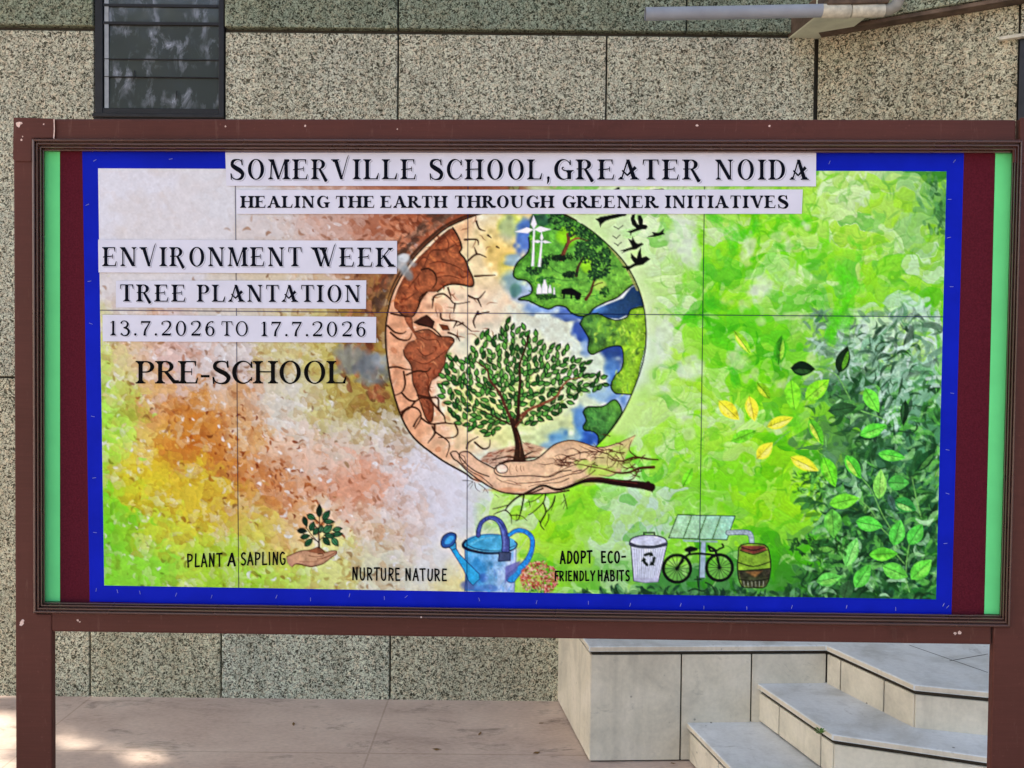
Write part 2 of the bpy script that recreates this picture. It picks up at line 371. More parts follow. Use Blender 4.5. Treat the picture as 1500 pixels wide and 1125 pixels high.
# ---- globe
GL = smooth([(565, 498), (570, 448), (584, 411), (607, 377), (634, 350), (663, 329), (716, 309), (760, 303), (810, 308), (852, 328), (889, 357), (918, 389), (938, 430), (946, 474), (944, 520), (930, 566), (908, 612), (877, 650), (830, 690), (760, 712), (700, 704), (681, 693), (640, 669), (599, 632), (575, 570)], 5, True)
fill(GL, (222, 216, 190), tex=0.03, col2=(200, 214, 200), gdir=(1, 0.2))
pt = patch(490, 260, 980, 770); gsy, gsx, gxx, gyy = pt
gsd = sdist(GL, gxx, gyy); gm = np.clip(gsd+0.5, 0, 1)
def inglobe(fn):
    keep = CV[gsy, gsx].copy(); fn(); m = gm[..., None]
    CV[gsy, gsx] = keep+(CV[gsy, gsx]-keep)*m
def globe_inner():
    for x, y, rx, ry, c, a in [(650, 430, 110, 150, (236, 200, 158), .95), (700, 370, 60, 70, (232, 208, 158), .9), (760, 350, 60, 60, (222, 196, 120), .7), (730, 380, 26, 30, (226, 184, 96), .5), (755, 400, 30, 30, (200, 206, 90), .5), (750, 330, 26, 20, (176, 204, 70), .6),
                               (690, 470, 60, 60, (234, 206, 176), .8), (600, 480, 60, 120, (220, 164, 130), .95), (600, 590, 50, 70, (222, 164, 128), .95), (645, 640, 60, 50, (226, 170, 132), .9),
                               (690, 600, 50, 60, (232, 222, 150), .8), (700, 640, 60, 30, (232, 200, 158), .8), (760, 520, 110, 60, (214, 218, 192), .8), (780, 600, 110, 80, (214, 224, 140), .75), (850, 560, 70, 60, (204, 220, 190), .8), (820, 640, 50, 30, (200, 214, 160), .8), (720, 540, 60, 40, (222, 226, 180), .6)]:
        blob(x, y, rx, ry, c, a, 0.3)
    # water: soft blues along the coasts
    for x, y, rx, ry, c, a in [(768, 350, 16, 34, (70, 110, 190), .85), (756, 382, 18, 10, (120, 160, 200), .7), (752, 412, 22, 20, (100, 140, 170), .7), (772, 430, 26, 16, (120, 150, 190), .6), (800, 452, 34, 12, (90, 130, 196), .7), (830, 460, 30, 10, (60, 90, 160), .8),
                               (852, 486, 16, 18, (40, 70, 150), .85), (858, 505, 12, 22, (60, 100, 170), .7), (905, 516, 24, 24, (30, 60, 120), .9), (898, 545, 16, 26, (60, 110, 180), .8), (885, 575, 26, 16, (130, 170, 210), .7), (912, 590, 24, 16, (80, 120, 180), .85),
                               (852, 615, 16, 24, (70, 120, 190), .8), (840, 640, 40, 16, (80, 140, 200), .8), (870, 642, 26, 12, (40, 80, 160), .8), (815, 652, 24, 10, (120, 160, 200), .7), (745, 336, 16, 22, (150, 170, 160), .5)]:
        blob(x, y, rx, ry, c, a, 0.5)
inglobe(globe_inner)
DK = (38, 20, 12); BR = (70, 34, 18)
def rocks():
    fill(Z4((560, -20), (420, 80), (300, 180), (180, 320), (100, 470), (80, 640), (90, 800), (150, 1000), (260, 1150), (300, 1040), (180, 700), (300, 590), (255, 430), (400, 300), (480, 150)), (204, 140, 104), 0.5, 14)
    for k in range(90):
        x = prng.uniform(566, 668); y = prng.uniform(330, 690)
        daub(x, y, prng.uniform(4, 12), prng.uniform(2, 5), prng.uniform(0, 3.1), np.array([(204, 140, 104), (230, 180, 148), (186, 116, 80), (240, 204, 176)][prng.choice(4)])/255, 0.5, prng.uniform(-.5, .5), 0.1)
    up_ = Z4((420, 80), (450, 130), (465, 180), (455, 205), (480, 235), (500, 285), (520, 330), (525, 362), (510, 375), (470, 366), (420, 362), (380, 372), (345, 400), (292, 402), (258, 428), (250, 470), (225, 520), (190, 530), (150, 500), (126, 470), (140, 400), (180, 320), (230, 250), (300, 180), (360, 120))
    fill(up_, (142, 78, 48), tex=0.10, rim=0.30, sm=3, col2=(176, 104, 66), gdir=(.6, .5))
    for k in range(150):
        x = prng.uniform(575, 695); y = prng.uniform(335, 465)
        if inpoly(up_, x, y): daub(x, y, prng.uniform(3, 10), prng.uniform(1, 2.6), prng.normal(0.2, 0.8), np.array([(104, 46, 26), (172, 92, 54), (190, 112, 66), (128, 58, 30)][prng.choice(4)])/255, 0.7, prng.uniform(-1, 1))
    line(list(up_[0:13]), 2.4, DK, sm=3); line(list(up_[13:19]), 2, DK, sm=3)
    lo = Z4((232, 600), (300, 588), (350, 622), (410, 626), (426, 650), (392, 700), (380, 760), (350, 822), (312, 850), (300, 900), (322, 960), (318, 1046), (288, 1036), (260, 960), (240, 900), (220, 850), (212, 770), (180, 722), (174, 690), (200, 650), (238, 632), (190, 560), (180, 520), (215, 520))
    fill(lo, (162, 96, 64), tex=0.10, rim=0.28, sm=3, col2=(146, 78, 50), gdir=(0, 1))
    for k in range(120):
        x = prng.uniform(590, 668); y = prng.uniform(470, 620)
        if inpoly(lo, x, y): daub(x, y, prng.uniform(3, 9), prng.uniform(0.9, 2.4), prng.normal(1.2, 0.7), np.array([(112, 50, 28), (184, 106, 68), (202, 132, 90), (134, 64, 36)][prng.choice(4)])/255, 0.7, prng.uniform(-1, 1))
    for c in [((270, 300), (310, 200), (380, 190), (440, 160)), ((300, 260), (360, 250), (430, 270), (480, 300)), ((200, 380), (240, 330), (260, 300)), ((340, 330), (400, 320), (470, 340)), ((230, 280), (270, 230), (300, 240)), ((160, 440), (200, 430), (240, 400)), ((380, 120), (400, 160), (390, 200)), ((330, 180), (360, 140), (400, 110)), ((250, 620), (290, 640), (340, 640), (360, 680)), ((240, 680), (280, 720), (330, 700)), ((220, 740), (280, 760), (340, 730), (390, 690)), ((250, 820), (280, 800), (300, 840), (290, 900)), ((270, 930), (300, 960), (300, 1010))]:
        line(Z4(*c), [.8, 1.9, .8], (92, 42, 24), .8, sm=5)
    line(list(lo[0:8]), 1.8, BR, sm=3); line(list(lo[8:19]), 1.6, BR, sm=3)
    fill(Z4((226, 552), (262, 530), (290, 516), (328, 550), (320, 578), (250, 566)), (70, 36, 24), outline=DK, ow=1.2); line(Z4((250, 560), (300, 575), (330, 590), (360, 620)), 2.2, DK, sm=3)
    fill(Z4((353, 563), (395, 570), (404, 592), (370, 590)), (122, 66, 40), outline=BR, ow=1)
    cr = [((112, 508), (165, 520), (205, 526)), ((95, 570), (130, 602), (170, 608), (186, 598)), ((110, 604), (150, 636), (200, 640), (217, 606)), ((96, 780), (140, 775), (180, 786), (215, 790)),
          ((190, 815), (240, 796), (290, 798), (310, 780)), ((175, 800), (182, 860), (165, 902), (118, 922)), ((165, 905), (200, 940), (235, 946), (262, 930), (310, 934), (336, 920)), ((235, 946), (200, 985), (170, 1000), (162, 1050)),
          ((165, 1000), (210, 975), (250, 990), (262, 1030), (230, 1084)), ((262, 1030), (310, 1060), (380, 1055), (436, 1062)), ((330, 1065), (328, 1112), (300, 1150)), ((290, 402), (262, 440), (250, 480)), ((320, 440), (332, 420), (370, 410), (402, 430), (432, 460), (504, 450)),
          ((322, 436), (318, 482)), ((432, 460), (424, 502)), ((498, 420), (545, 436), (582, 398)), ((545, 436), (562, 474)), ((396, 380), (412, 432)), ((265, 290), (300, 285), (332, 312), (338, 352), (318, 384)), ((480, 140), (540, 140), (548, 166)),
          ((496, 246), (540, 212), (588, 228)), ((540, 212), (528, 178)), ((538, 48), (552, 85), (582, 96)), ((530, 322), (570, 320), (632, 318)), ((546, 500), (524, 545), (532, 580)), ((546, 512), (602, 500)), ((360, 512), (370, 540), (450, 550), (514, 598)), ((398, 604), (440, 622), (454, 646)),
          ((440, 550), (424, 580)), ((596, 118), (612, 130)), ((640, 175), (652, 182)), ((470, 556), (440, 570)), ((300, 930), (350, 990), (376, 1020), (382, 1052))]
    for k in range(26):
        x0 = prng.uniform(300, 640); y0 = prng.uniform(60, 700); a = prng.uniform(0, 6.28); L_ = prng.uniform(25, 60); q_ = [(x0, y0)]
        for j in range(3): a += prng.normal(0, .6); q_.append((q_[-1][0]+L_*.4*math.cos(a), q_[-1][1]+L_*.4*math.sin(a)))
        line(Z4(*q_), [.6, 1.6, .6], (130, 76, 48), .75, sm=4)
    for c in cr: line(Z4(*c), [3.1, 2.6, 1.2], BR, sm=4)
    for c in [((245, 65), (300, 75), (345, 80), (350, 130), (378, 170), (386, 202), (418, 208)), ((318, 222), (336, 250), (402, 302), (388, 372)), ((336, 250), (296, 304)), ((430, 205), (446, 250), (420, 276), (350, 276)), ((490, 330), (500, 300), (546, 272)), ((530, 300), (572, 332), (602, 322), (606, 288)), ((200, 125), (170, 160), (170, 200)), ((225, 220), (240, 190), (262, 160))]:
        line(Z5(*c), [3.0, 2.4, 1.2], BR, sm=4)
inglobe(rocks)
def lands():
    isl = Z4((806, 60), (800, 130), (797, 200), (742, 255), (722, 312), (742, 336), (790, 346), (816, 380), (806, 412), (762, 428), (750, 440), (800, 446), (850, 470), (900, 486), (940, 470), (985, 478), (1012, 505), (1060, 523), (1100, 510), (1130, 480), (1190, 450), (1240, 430), (1280, 396), (1320, 366), (1352, 360), (1330, 290), (1240, 210), (1180, 150), (1100, 60), (1000, 0), (900, -20), (830, -20))
    fill(Z4((1350, 358), (1376, 420), (1380, 480), (1320, 505), (1250, 535), (1180, 530), (1060, 540), (1010, 512), (1060, 505), (1130, 490), (1210, 455), (1270, 432), (1310, 380)), (58, 100, 156), col2=(30, 58, 84), gdir=(1, -0.3), soft=2)
    blob(865, 452, 30, 10, (110, 160, 210), .6); 
    fill(isl, (84, 152, 58), tex=0.1, rim=0.3, col2=(118, 176, 66), gdir=(0.4, 0.6), sm=3)
    for k in range(260):
        x = prng.uniform(752, 935); y = prng.uniform(308, 462)
        if inpoly(isl, x, y): daub(x, y, prng.uniform(2.5, 8), prng.uniform(1, 2.6), prng.normal(0.0, 0.6), np.array([(52, 116, 40), (110, 178, 60), (150, 204, 70), (70, 136, 52), (40, 90, 40)][prng.choice(5)])/255, 0.55, prng.uniform(-1, 1))
    blob(830, 345, 18, 16, (146, 216, 30), .85); blob(860, 388, 10, 12, (150, 214, 40), .8); blob(878, 418, 11, 9, (176, 206, 92), .85); blob(795, 322, 20, 10, (40, 76, 72), .7); blob(755, 424, 10, 12, (70, 120, 96), .6)
    line(list(isl[1:25]), 2.2, (16, 30, 18), sm=4)
    # meadow ledges
    for c in [((840, 340), (900, 330), (990, 345), (1080, 335)), ((800, 395), (860, 418), (960, 432), (1060, 425), (1140, 420)), ((880, 250), (940, 300), (1000, 318))]:
        line(Z4(*c), 1.2, (44, 96, 40), 0.6, sm=4)
    # trees on the island
    def bush(cx, cy, rx, ry, n, cols, s0=1.8, s1=3.6):
        for k in range(n):
            a = prng.uniform(0, 6.28); r = math.sqrt(prng.random())
            x = cx+rx*r*math.cos(a); y = cy+ry*r*math.sin(a)
            daub(x, y, prng.uniform(s0, s1), prng.uniform(1.2, 2.2), prng.uniform(0, 3.1), np.array(cols[prng.choice(len(cols))])/255, 0.9, prng.uniform(-.6, .6), 0.2)
    DG = [(24, 56, 28), (34, 76, 36), (20, 44, 26), (58, 104, 48), (30, 66, 34)]
    line(ZI((530, 400), (560, 330), (590, 260), (585, 190)), [7, 5, 4], (112, 70, 42), sm=4); line(ZI((580, 280), (620, 245), (680, 225), (760, 250)), [4, 3, 2], (128, 82, 50), sm=4); line(ZI((590, 260), (600, 220), (640, 195)), 3, (112, 70, 42), sm=3)
    line(ZI((520, 400), (545, 340), (572, 270)), 1.2, (60, 34, 20), sm=3)
    bush(822, 322, 20, 16, 130, DG); bush(850, 330, 22, 20, 150, DG); bush(868, 345, 18, 14, 110, DG); bush(880, 352, 10, 8, 50, DG); bush(836, 314, 30, 8, 70, DG)
    line(ZI((660, 540), (670, 480), (700, 420), (720, 380)), [5, 3.5, 2.5], (72, 54, 34), sm=4)
    bush(856, 373, 14, 12, 100, DG); bush(850, 362, 8, 8, 40, DG); bush(864, 362, 12, 8, 50, DG)
    line(ZI((740, 740), (780, 680), (800, 610), (820, 560)), [5, 3.5, 2.5], (92, 60, 36), sm=4); line(ZI((790, 640), (840, 610), (880, 600)), 1.5, (72, 50, 30), sm=3)
    bush(880, 388, 15, 20, 170, DG); bush(872, 402, 11, 8, 60, DG); bush(886, 372, 8, 10, 50, DG)
    bush(818, 378, 11, 4, 50, [(16, 34, 18), (26, 54, 24)], 2, 4); bush(836, 402, 12, 4, 50, [(20, 44, 22), (30, 60, 28)], 2, 4); bush(783, 396, 12, 6, 60, DG); bush(797, 386, 6, 9, 40, DG); bush(800, 410, 14, 5, 30, [(60, 120, 50), (40, 90, 40)])
    bush(800, 434, 15, 4, 45, [(30, 62, 28), (56, 100, 44)], 2, 4); bush(886, 428, 7, 7, 34, [(26, 60, 28), (60, 110, 40)])
    for k in range(40):
        x = prng.normal(822, 12); y = 378+prng.uniform(0, 4); line([(x, y), (x+prng.normal(0, 4), y-prng.uniform(3, 8))], 0.9, (18, 40, 18))
    # wind turbines
    WH = (226, 226, 236)
    fill(ZI((278, 460), (302, 460), (310, 150), (296, 150)), WH, tex=.02); fill(ZI((334, 466), (358, 466), (374, 250), (360, 250)), WH, tex=.02)
    for c, bl in [((300, 150), [(298, 30), (140, 172), (450, 150)]), ((366, 252), [(366, 170), (274, 254), (446, 262)])]:
        for b in bl:
            dx, dy = b[0]-c[0], b[1]-c[1]; L = math.hypot(dx, dy); px, py = -dy/L, dx/L; w = 26 if c[0] == 300 else 14
            fill(ZI(c, (c[0]+dx*.35+px*w, c[1]+dy*.35+py*w), b, (c[0]+dx*.35-px*w, c[1]+dy*.35-py*w)), WH, tex=.02)
    # bottles and a grazing cow
    for x, w, h0, h1, nk in [(345, 44, 612, 696, 12), (392, 50, 575, 694, 10), (436, 30, 620, 690, 8), (472, 16, 640, 700, 5)]:
        fill(ZI((x-w/2, h1), (x+w/2, h1), (x+w/2, (h0*.5+h1*.5)), (x+nk, h0+18), (x+nk*.8, h0), (x-nk*.8, h0), (x-nk, h0+18), (x-w/2, (h0*.5+h1*.5))), (232, 234, 236), tex=.02, outline=(120, 130, 130), ow=.6)
    cow = ZI((536, 660), (560, 646), (620, 644), (660, 668), (690, 684), (706, 700), (698, 716), (690, 742), (664, 748), (648, 730), (644, 712), (624, 710), (624, 736), (610, 738), (606, 704), (566, 700), (560, 736), (546, 738), (546, 700), (534, 690))
    fill(cow, (12, 12, 12), tex=0.02); line(ZI((534, 664), (532, 720)), 1, (12, 12, 12))
    # right hand continent
    c2 = Z4((1055, 560), (1080, 522), (1140, 508), (1190, 530), (1240, 542), (1290, 526), (1312, 488), (1376, 474), (1388, 560), (1378, 680), (1356, 780), (1326, 892), (1310, 912), (1270, 910), (1230, 906), (1210, 870), (1230, 820), (1260, 790), (1272, 740), (1265, 682), (1240, 670), (1190, 680), (1150, 700), (1115, 713), (1094, 690), (1100, 640), (1080, 600))
    fill(c2, (66, 116, 60), tex=.1, rim=.3, col2=(156, 204, 50), gdir=(1, 0.15), sm=3)
    for k in range(170):
        x = prng.uniform(850, 946); y = prng.uniform(455, 578)
        if inpoly(c2, x, y):
            t = (x-850)/96
            c = np.array([(50, 100, 50), (92, 146, 70), (110, 160, 70)][prng.choice(3)]) if prng.random() > t else np.array([(172, 212, 60), (120, 180, 40), (196, 224, 90)][prng.choice(3)])
            daub(x, y, prng.uniform(3, 10), prng.uniform(1, 2.4), prng.normal(1.9, 0.5), c/255, 0.6, prng.uniform(-1, 1))
    line(list(c2[0:8]), 1.8, (14, 30, 18), sm=4); line(list(c2[11:])+[c2[0]], 1.8, (14, 30, 18), sm=4)
    c3 = Z5((1070, 150), (1092, 124), (1170, 120), (1220, 88), (1246, 100), (1264, 150), (1232, 204), (1190, 262), (1150, 312), (1146, 270), (1120, 246), (1080, 240), (1070, 220), (1086, 190))
    fill(c3, (62, 124, 62), tex=.1, rim=.35, col2=(100, 160, 66), gdir=(.7, -.3), sm=3)
    for k in range(60):
        x = prng.uniform(855, 912); y = prng.uniform(588, 648)
        if inpoly(c3, x, y): daub(x, y, prng.uniform(3, 8), prng.uniform(1, 2), prng.normal(1.0, 0.6), np.array([(40, 90, 46), (110, 168, 80), (80, 140, 66)][prng.choice(3)])/255, 0.6, prng.uniform(-1, 1))
    line(c3+[c3[0]], 1.8, (14, 30, 18), sm=4)
    line([(893, 360), (918, 392), (934, 424)], 5, (150, 150, 92), 0.8, sm=4)
inglobe(lands)
line(list(GL[0:45]), 2.6, (44, 26, 16)); line(list(GL[45:95]), 1.8, (24, 40, 22)); line(list(GL[95:])+[GL[0]], 2.8, (52, 28, 16))
line([(x-3.5, y-2.5) for x, y in GL[4:36]], [0.5, 5, 4, 1], (60, 36, 22), 0.8)
# grey smoke drifting over the rim
for x, y, rx, ry, c in [(588, 386, 13, 12, (186, 190, 190)), (597, 396, 12, 11, (160, 164, 164)), (592, 378, 8, 7, (204, 206, 206)), (604, 388, 8, 9, (150, 150, 150)), (600, 404, 8, 8, (130, 122, 116))]:
    blob(x, y, rx, ry, c, .85, .5)
# ---- swallows
BK = (10, 10, 12)
fill(ZI((1085, 170), (1140, 150), (1165, 140), (1130, 110), (1118, 60), (1130, 24), (1156, 20), (1150, 60), (1175, 105), (1188, 110), (1178, 60), (1180, 30), (1205, 30), (1222, 70), (1220, 108), (1255, 115), (1262, 130), (1248, 148), (1215, 150), (1170, 165), (1128, 180), (1118, 205), (1112, 178)), BK, tex=0)
fill(ZI((820, 62), (880, 46), (940, 30), (1055, 22), (1030, 45), (960, 62), (905, 80), (870, 110), (862, 130), (850, 90)), BK, tex=0)
fill(ZI((1258, 215), (1310, 195), (1300, 175), (1345, 178), (1362, 176), (1405, 140), (1392, 175), (1408, 190), (1375, 200), (1340, 208), (1300, 214)), BK, tex=0)
fill(ZI((1030, 330), (1100, 308), (1130, 296), (1096, 228), (1128, 244), (1132, 210), (1160, 260), (1180, 272), (1210, 262), (1228, 276), (1205, 292), (1165, 318), (1110, 326), (1040, 352), (1060, 336)), BK, tex=0)
fill(ZI((1040, 462), (1110, 458), (1150, 436), (1118, 390), (1122, 350), (1150, 380), (1170, 392), (1182, 340), (1204, 304), (1206, 350), (1212, 388), (1250, 376), (1284, 402), (1262, 418), (1222, 448), (1160, 460), (1100, 490), (1090, 505), (1078, 480), (1050, 472)), BK, tex=0)
for x, y, s in [(1015, 140, 1), (998, 220, .8), (1010, 280, .8)]:
    line(ZI((x-38*s, y-14), (x-10*s, y), (x, y+8), (x+12*s, y-4), (x+38*s, y-22)), 1.2, (50, 70, 40), sm=4)
line([(940, 284), (970, 281)], 9, BK); line([(898, 281), (906, 276)], 4, BK); line([(880, 320), (915, 314)], 5, BK)
# ---- the big tree
soil = Z5((556, 384), (600, 352), (700, 322), (790, 300), (880, 326), (850, 366), (780, 388), (700, 398), (620, 425))
fill(soil, (196, 150, 124), 0.8, 3)
for k in range(120):
    x = prng.uniform(704, 796); y = prng.uniform(648, 684)
    if inpoly(soil, x, y): daub(x, y, prng.uniform(3, 9), prng.uniform(.7, 1.6), prng.normal(-0.35 if x < 755 else 0.4, 0.3), np.array([(84, 40, 26), (130, 66, 44), (60, 28, 18), (176, 110, 84)][prng.choice(4)])/255, .85, prng.uniform(-.6, .6))
TB = (58, 34, 20)
branches = [((715, 1050), (690, 990), (650, 900), (604, 840), (590, 790), (540, 750)), ((745, 1030), (750, 940), (756, 850), (756, 760), (780, 690), (800, 620)), ((735, 1040), (800, 990), (880, 955), (940, 920), (962, 880), (1000, 840), (1060, 830)),
            ((705, 1062), (640, 1030), (560, 990), (480, 960), (420, 930)), ((600, 800), (584, 710), (600, 650)), ((650, 900), (560, 860), (480, 800), (420, 740)), ((756, 820), (700, 740), (690, 580)), ((880, 955), (960, 950), (1060, 880)), ((756, 860), (860, 780), (960, 700)), ((640, 1030), (600, 1070))]
canopy = Z4((345, 890), (355, 840), (390, 750), (400, 700), (470, 750), (515, 700), (525, 625), (600, 600), (640, 640), (665, 570), (690, 522), (724, 575), (706, 620), (770, 570), (810, 610), (855, 600), (875, 650), (960, 672), (1004, 670), (1000, 730), (1092, 738), (1104, 756), (1060, 815), (1172, 812), (1194, 850), (1172, 892), (1080, 902), (1000, 968), (960, 1000), (880, 1048), (780, 1068), (745, 1050), (712, 1030), (690, 1040), (640, 1100), (608, 1120), (520, 1096), (445, 1062), (388, 965), (350, 910))
fill(canopy, (206, 222, 120), 0.35, 10)
for k in range(220):
    x = prng.uniform(650, 880); y = prng.uniform(480, 630)
    if inpoly(canopy, x, y): daub(x, y, prng.uniform(3, 7), prng.uniform(2, 3.5), prng.uniform(0, 3), np.array([(70, 120, 40), (120, 160, 60), (46, 90, 34)][prng.choice(3)])/255, .45)
pos = []
tries = 0
while tries < 9000:
    tries += 1
    x = prng.uniform(640, 892); y = prng.uniform(462, 640)
    if any((x-a)**2+((y-b)*1.1)**2 < 7.9**2 for a, b in pos): continue
    if not inpoly(canopy, x, y): continue
    pos.append((x, y))
pos.sort(key=lambda q: q[1])
for i, (x, y) in enumerate(pos):
    a = math.atan2(y-618, x-752)*0.85+(-0.55 if i % 2 else 0.55)+prng.normal(0, 0.2)
    if y < 560: a = a*0.7+(-1.57)*0.3
    leaf(x, y, prng.uniform(10.5, 13.5), prng.uniform(5.6, 7.0), a, [(52, 104, 40), (70, 126, 52), (40, 84, 36), (86, 140, 60)][prng.choice(4)], (14, 38, 16), 1.2, hi=(104, 158, 74) if prng.random() < .55 else None)
for b in branches[:1]: line(Z4(*b), [5, 3.4, 1.6], (84, 48, 32), sm=5)
line(Z4(*branches[1]), [5, 3.6, 2.6], TB, sm=5); line(Z4(*branches[2]), [4.4, 3.6, 1.4], (124, 76, 50), sm=5); line(Z4(*branches[3]), [3, 1.4, .8], TB, .9, sm=5)
for b in branches[4:]: line(Z4(*b), [1.8, 1.1, .7], TB, .55, sm=5)
line(Z5((752, 390), (750, 320), (738, 260), (716, 190)), [19, 11, 9, 7], TB, sm=5); line(Z5((735, 215), (748, 160)), 5.5, TB); line(Z5((738, 220), (790, 150)), 3.4, (110, 66, 44))
line(Z5((756, 370), (756, 310), (742, 250)), 1.6, (110, 70, 46), .7, sm=4)
for c in [((750, 385), (700, 392), (650, 404)), ((760, 385), (800, 378), (850, 372)), ((745, 380), (690, 372), (620, 388)), ((760, 380), (810, 350), (860, 340))]: line(Z5(*c), [3, 1.4], TB, sm=3)
# ---- open hand
hand = Z5((408, 352), (424, 344), (444, 346), (462, 350), (484, 345), (505, 350), (545, 385), (590, 410), (626, 426), (652, 410), (700, 396), (770, 394), (830, 386), (872, 358), (920, 316), (970, 296), (1020, 290), (1080, 305), (1130, 323), (1180, 322), (1250, 300), (1334, 262), (1300, 330), (1270, 400), (1260, 450), (1190, 470), (1100, 480), (1040, 505), (1000, 530), (950, 548), (880, 556), (760, 560), (680, 552), (620, 526), (560, 490), (500, 446), (450, 396), (424, 380))
fill(hand, (232, 186, 154), tex=.04, rim=.16, col2=(222, 184, 140), gdir=(1, 0))
for x, y, rx, ry, c, a in [(855, 680, 18, 9, (176, 206, 90), .75), (880, 690, 26, 10, (160, 206, 70), .75), (905, 662, 20, 10, (178, 214, 92), .7), (860, 706, 20, 6, (184, 200, 100), .7), (912, 680, 16, 10, (196, 206, 110), .6), (780, 690, 30, 8, (236, 190, 152), .6), (720, 690, 20, 9, (238, 192, 154), .7), (700, 700, 10, 8, (214, 150, 112), .5), (800, 664, 20, 8, (236, 196, 158), .6), (740, 718, 40, 4, (206, 144, 104), .6)]:
    blob(x, y, rx, ry, c, a, .5)
HB = (56, 26, 18)
line(Z5((408, 354), (420, 345), (440, 347), (462, 378), (500, 420), (545, 450), (600, 470)), 1.6, HB, sm=4)
line(Z5((408, 354), (424, 382), (450, 400), (500, 450), (560, 494), (620, 530), (680, 552), (760, 560), (860, 556)), 2.0, HB, sm=4)
line(Z5((452, 372), (458, 352), (484, 345), (506, 352), (545, 386), (592, 412), (626, 430)), 1.8, HB, sm=4)
line(Z5((452, 372), (470, 410), (520, 450), (560, 470), (620, 520)), 1.2, HB, .8, sm=4)
line(Z5((462, 362), (478, 372), (484, 400), (470, 405)), 1.0, HB, .8, sm=3)
line(Z5((652, 410), (632, 425), (630, 450), (660, 468), (720, 470), (800, 466), (900, 472), (960, 446), (1010, 440)), 1.6, HB, sm=4)
line(Z5((640, 416), (700, 396), (770, 394), (830, 386), (872, 358), (920, 316), (970, 296), (1020, 290), (1080, 305), (1130, 323), (1180, 322), (1250, 302), (1330, 266)), [2, 2, 1.4, .8], HB, sm=4)
fill(Z5((640, 420), (668, 408), (692, 424), (690, 446), (660, 454), (640, 442)), (238, 200, 176), sm=3, outline=HB, ow=1.3)
for c in [((708, 412), (702, 440), (712, 462)), ((738, 416), (736, 432), (742, 446)), ((760, 418), (758, 434), (764, 444)), ((772, 420), (776, 440))]: line(Z5(*c), .9, (150, 96, 70), .8, sm=3)
RB = (74, 34, 20)
for c, w in [(((1445, 386), (1400, 384), (1370, 378), (1320, 376), (1250, 394), (1190, 356), (1120, 346), (1060, 352), (1000, 372), (940, 400), (880, 412)), [2.2, 3.2, 2, 1.2, .8]), (((1250, 392), (1240, 425)), [2, .8]), (((1260, 300), (1254, 340), (1272, 382)), [.8, 1.6]), (((1312, 288), (1302, 340), (1340, 374)), [.8, 2]), (((1290, 310), (1256, 340), (1200, 350)), [.7, 1.2]),
             (((1424, 424), (1350, 430), (1300, 450), (1240, 452), (1170, 432), (1100, 420), (1040, 410), (960, 440), (900, 468)), [4.5, 3.4, 2, 1.2, .8]), (((1352, 432), (1322, 480), (1290, 490)), [2.4, 1]), (((1200, 350), (1190, 400), (1200, 440)), [1.2, .7]), (((1060, 352), (1020, 330), (980, 340)), [1.2, .6]), (((1000, 372), (960, 360), (930, 370)), [1.2, .6]), (((1100, 420), (1060, 450), (1000, 462), (900, 490), (820, 500), (740, 505)), [1.6, .8]),
             (((940, 400), (920, 380), (890, 385)), [1, .5]), (((1040, 410), (1000, 400), (960, 410)), [1, .5]), (((880, 412), (840, 405)), [.9, .5]), (((1000, 480), (950, 500), (880, 505), (800, 520)), [1.4, .6]), (((1130, 440), (1090, 470), (1020, 500)), [1.5, .7]), (((740, 505), (700, 490), (660, 500)), [.9, .5]), (((640, 480), (680, 500), (760, 515)), [.8, .8]), (((1120, 346), (1080, 330), (1050, 315)), [1.2, .5]), (((1190, 356), (1180, 330), (1150, 326)), [1.1, .5]), (((1240, 452), (1200, 470), (1150, 460)), [1.4, .6]), (((1320, 376), (1300, 400), (1240, 410)), [1.4, .6])]:
    line(Z5(*c), w, RB, .92, sm=4)
fill(Z5((1180, 330), (1250, 306), (1334, 262), (1300, 330), (1270, 400), (1230, 450), (1150, 440), (1120, 390)), (190, 206, 110), 0.45, 8)
for k in range(46):
    x0 = prng.uniform(960, 1380); y0 = np.interp(x0, [960, 1100, 1250, 1400], [400, 385, 380, 400])+prng.normal(0, 34)
    a = prng.normal(3.0, .5); L_ = prng.uniform(30, 80); b1 = prng.normal(0, .35)
    q_ = [(x0, y0), (x0+L_*.5*math.cos(a), y0+L_*.35*math.sin(a)), (x0+L_*math.cos(a+b1), y0+L_*.7*math.sin(a+b1))]
    line(Z5(*q_), [1.5, .6], RB, .85, sm=4); line(Z5(q_[1], (q_[1][0]-L_*.35, q_[1][1]+prng.normal(0, 18))), [1.1, .5], RB, .8)
line(Z5((1412, 524), (1350, 512), (1250, 502), (1150, 488), (1080, 492), (1000, 522), (940, 536), (870, 516), (800, 546), (740, 576), (700, 612), (682, 640)), [12, 11, 9, 8, 5, 4.4, 3.4, 3.4, 3, 2.4, 1.6], (40, 18, 14), sm=4)
line(Z5((1395, 505), (1412, 524), (1416, 546)), [7, 5, 2], (40, 18, 14))
line(Z5((1340, 505), (1240, 492), (1140, 480), (1080, 486)), 1.5, (110, 58, 44), .7, sm=4)
line(Z5((870, 530), (800, 556), (740, 556), (690, 552)), [2.6, 1.6], (60, 26, 18), sm=3); line(Z5((1000, 540), (930, 552), (860, 556)), [2.4, 1.5], (60, 26, 18), sm=3)
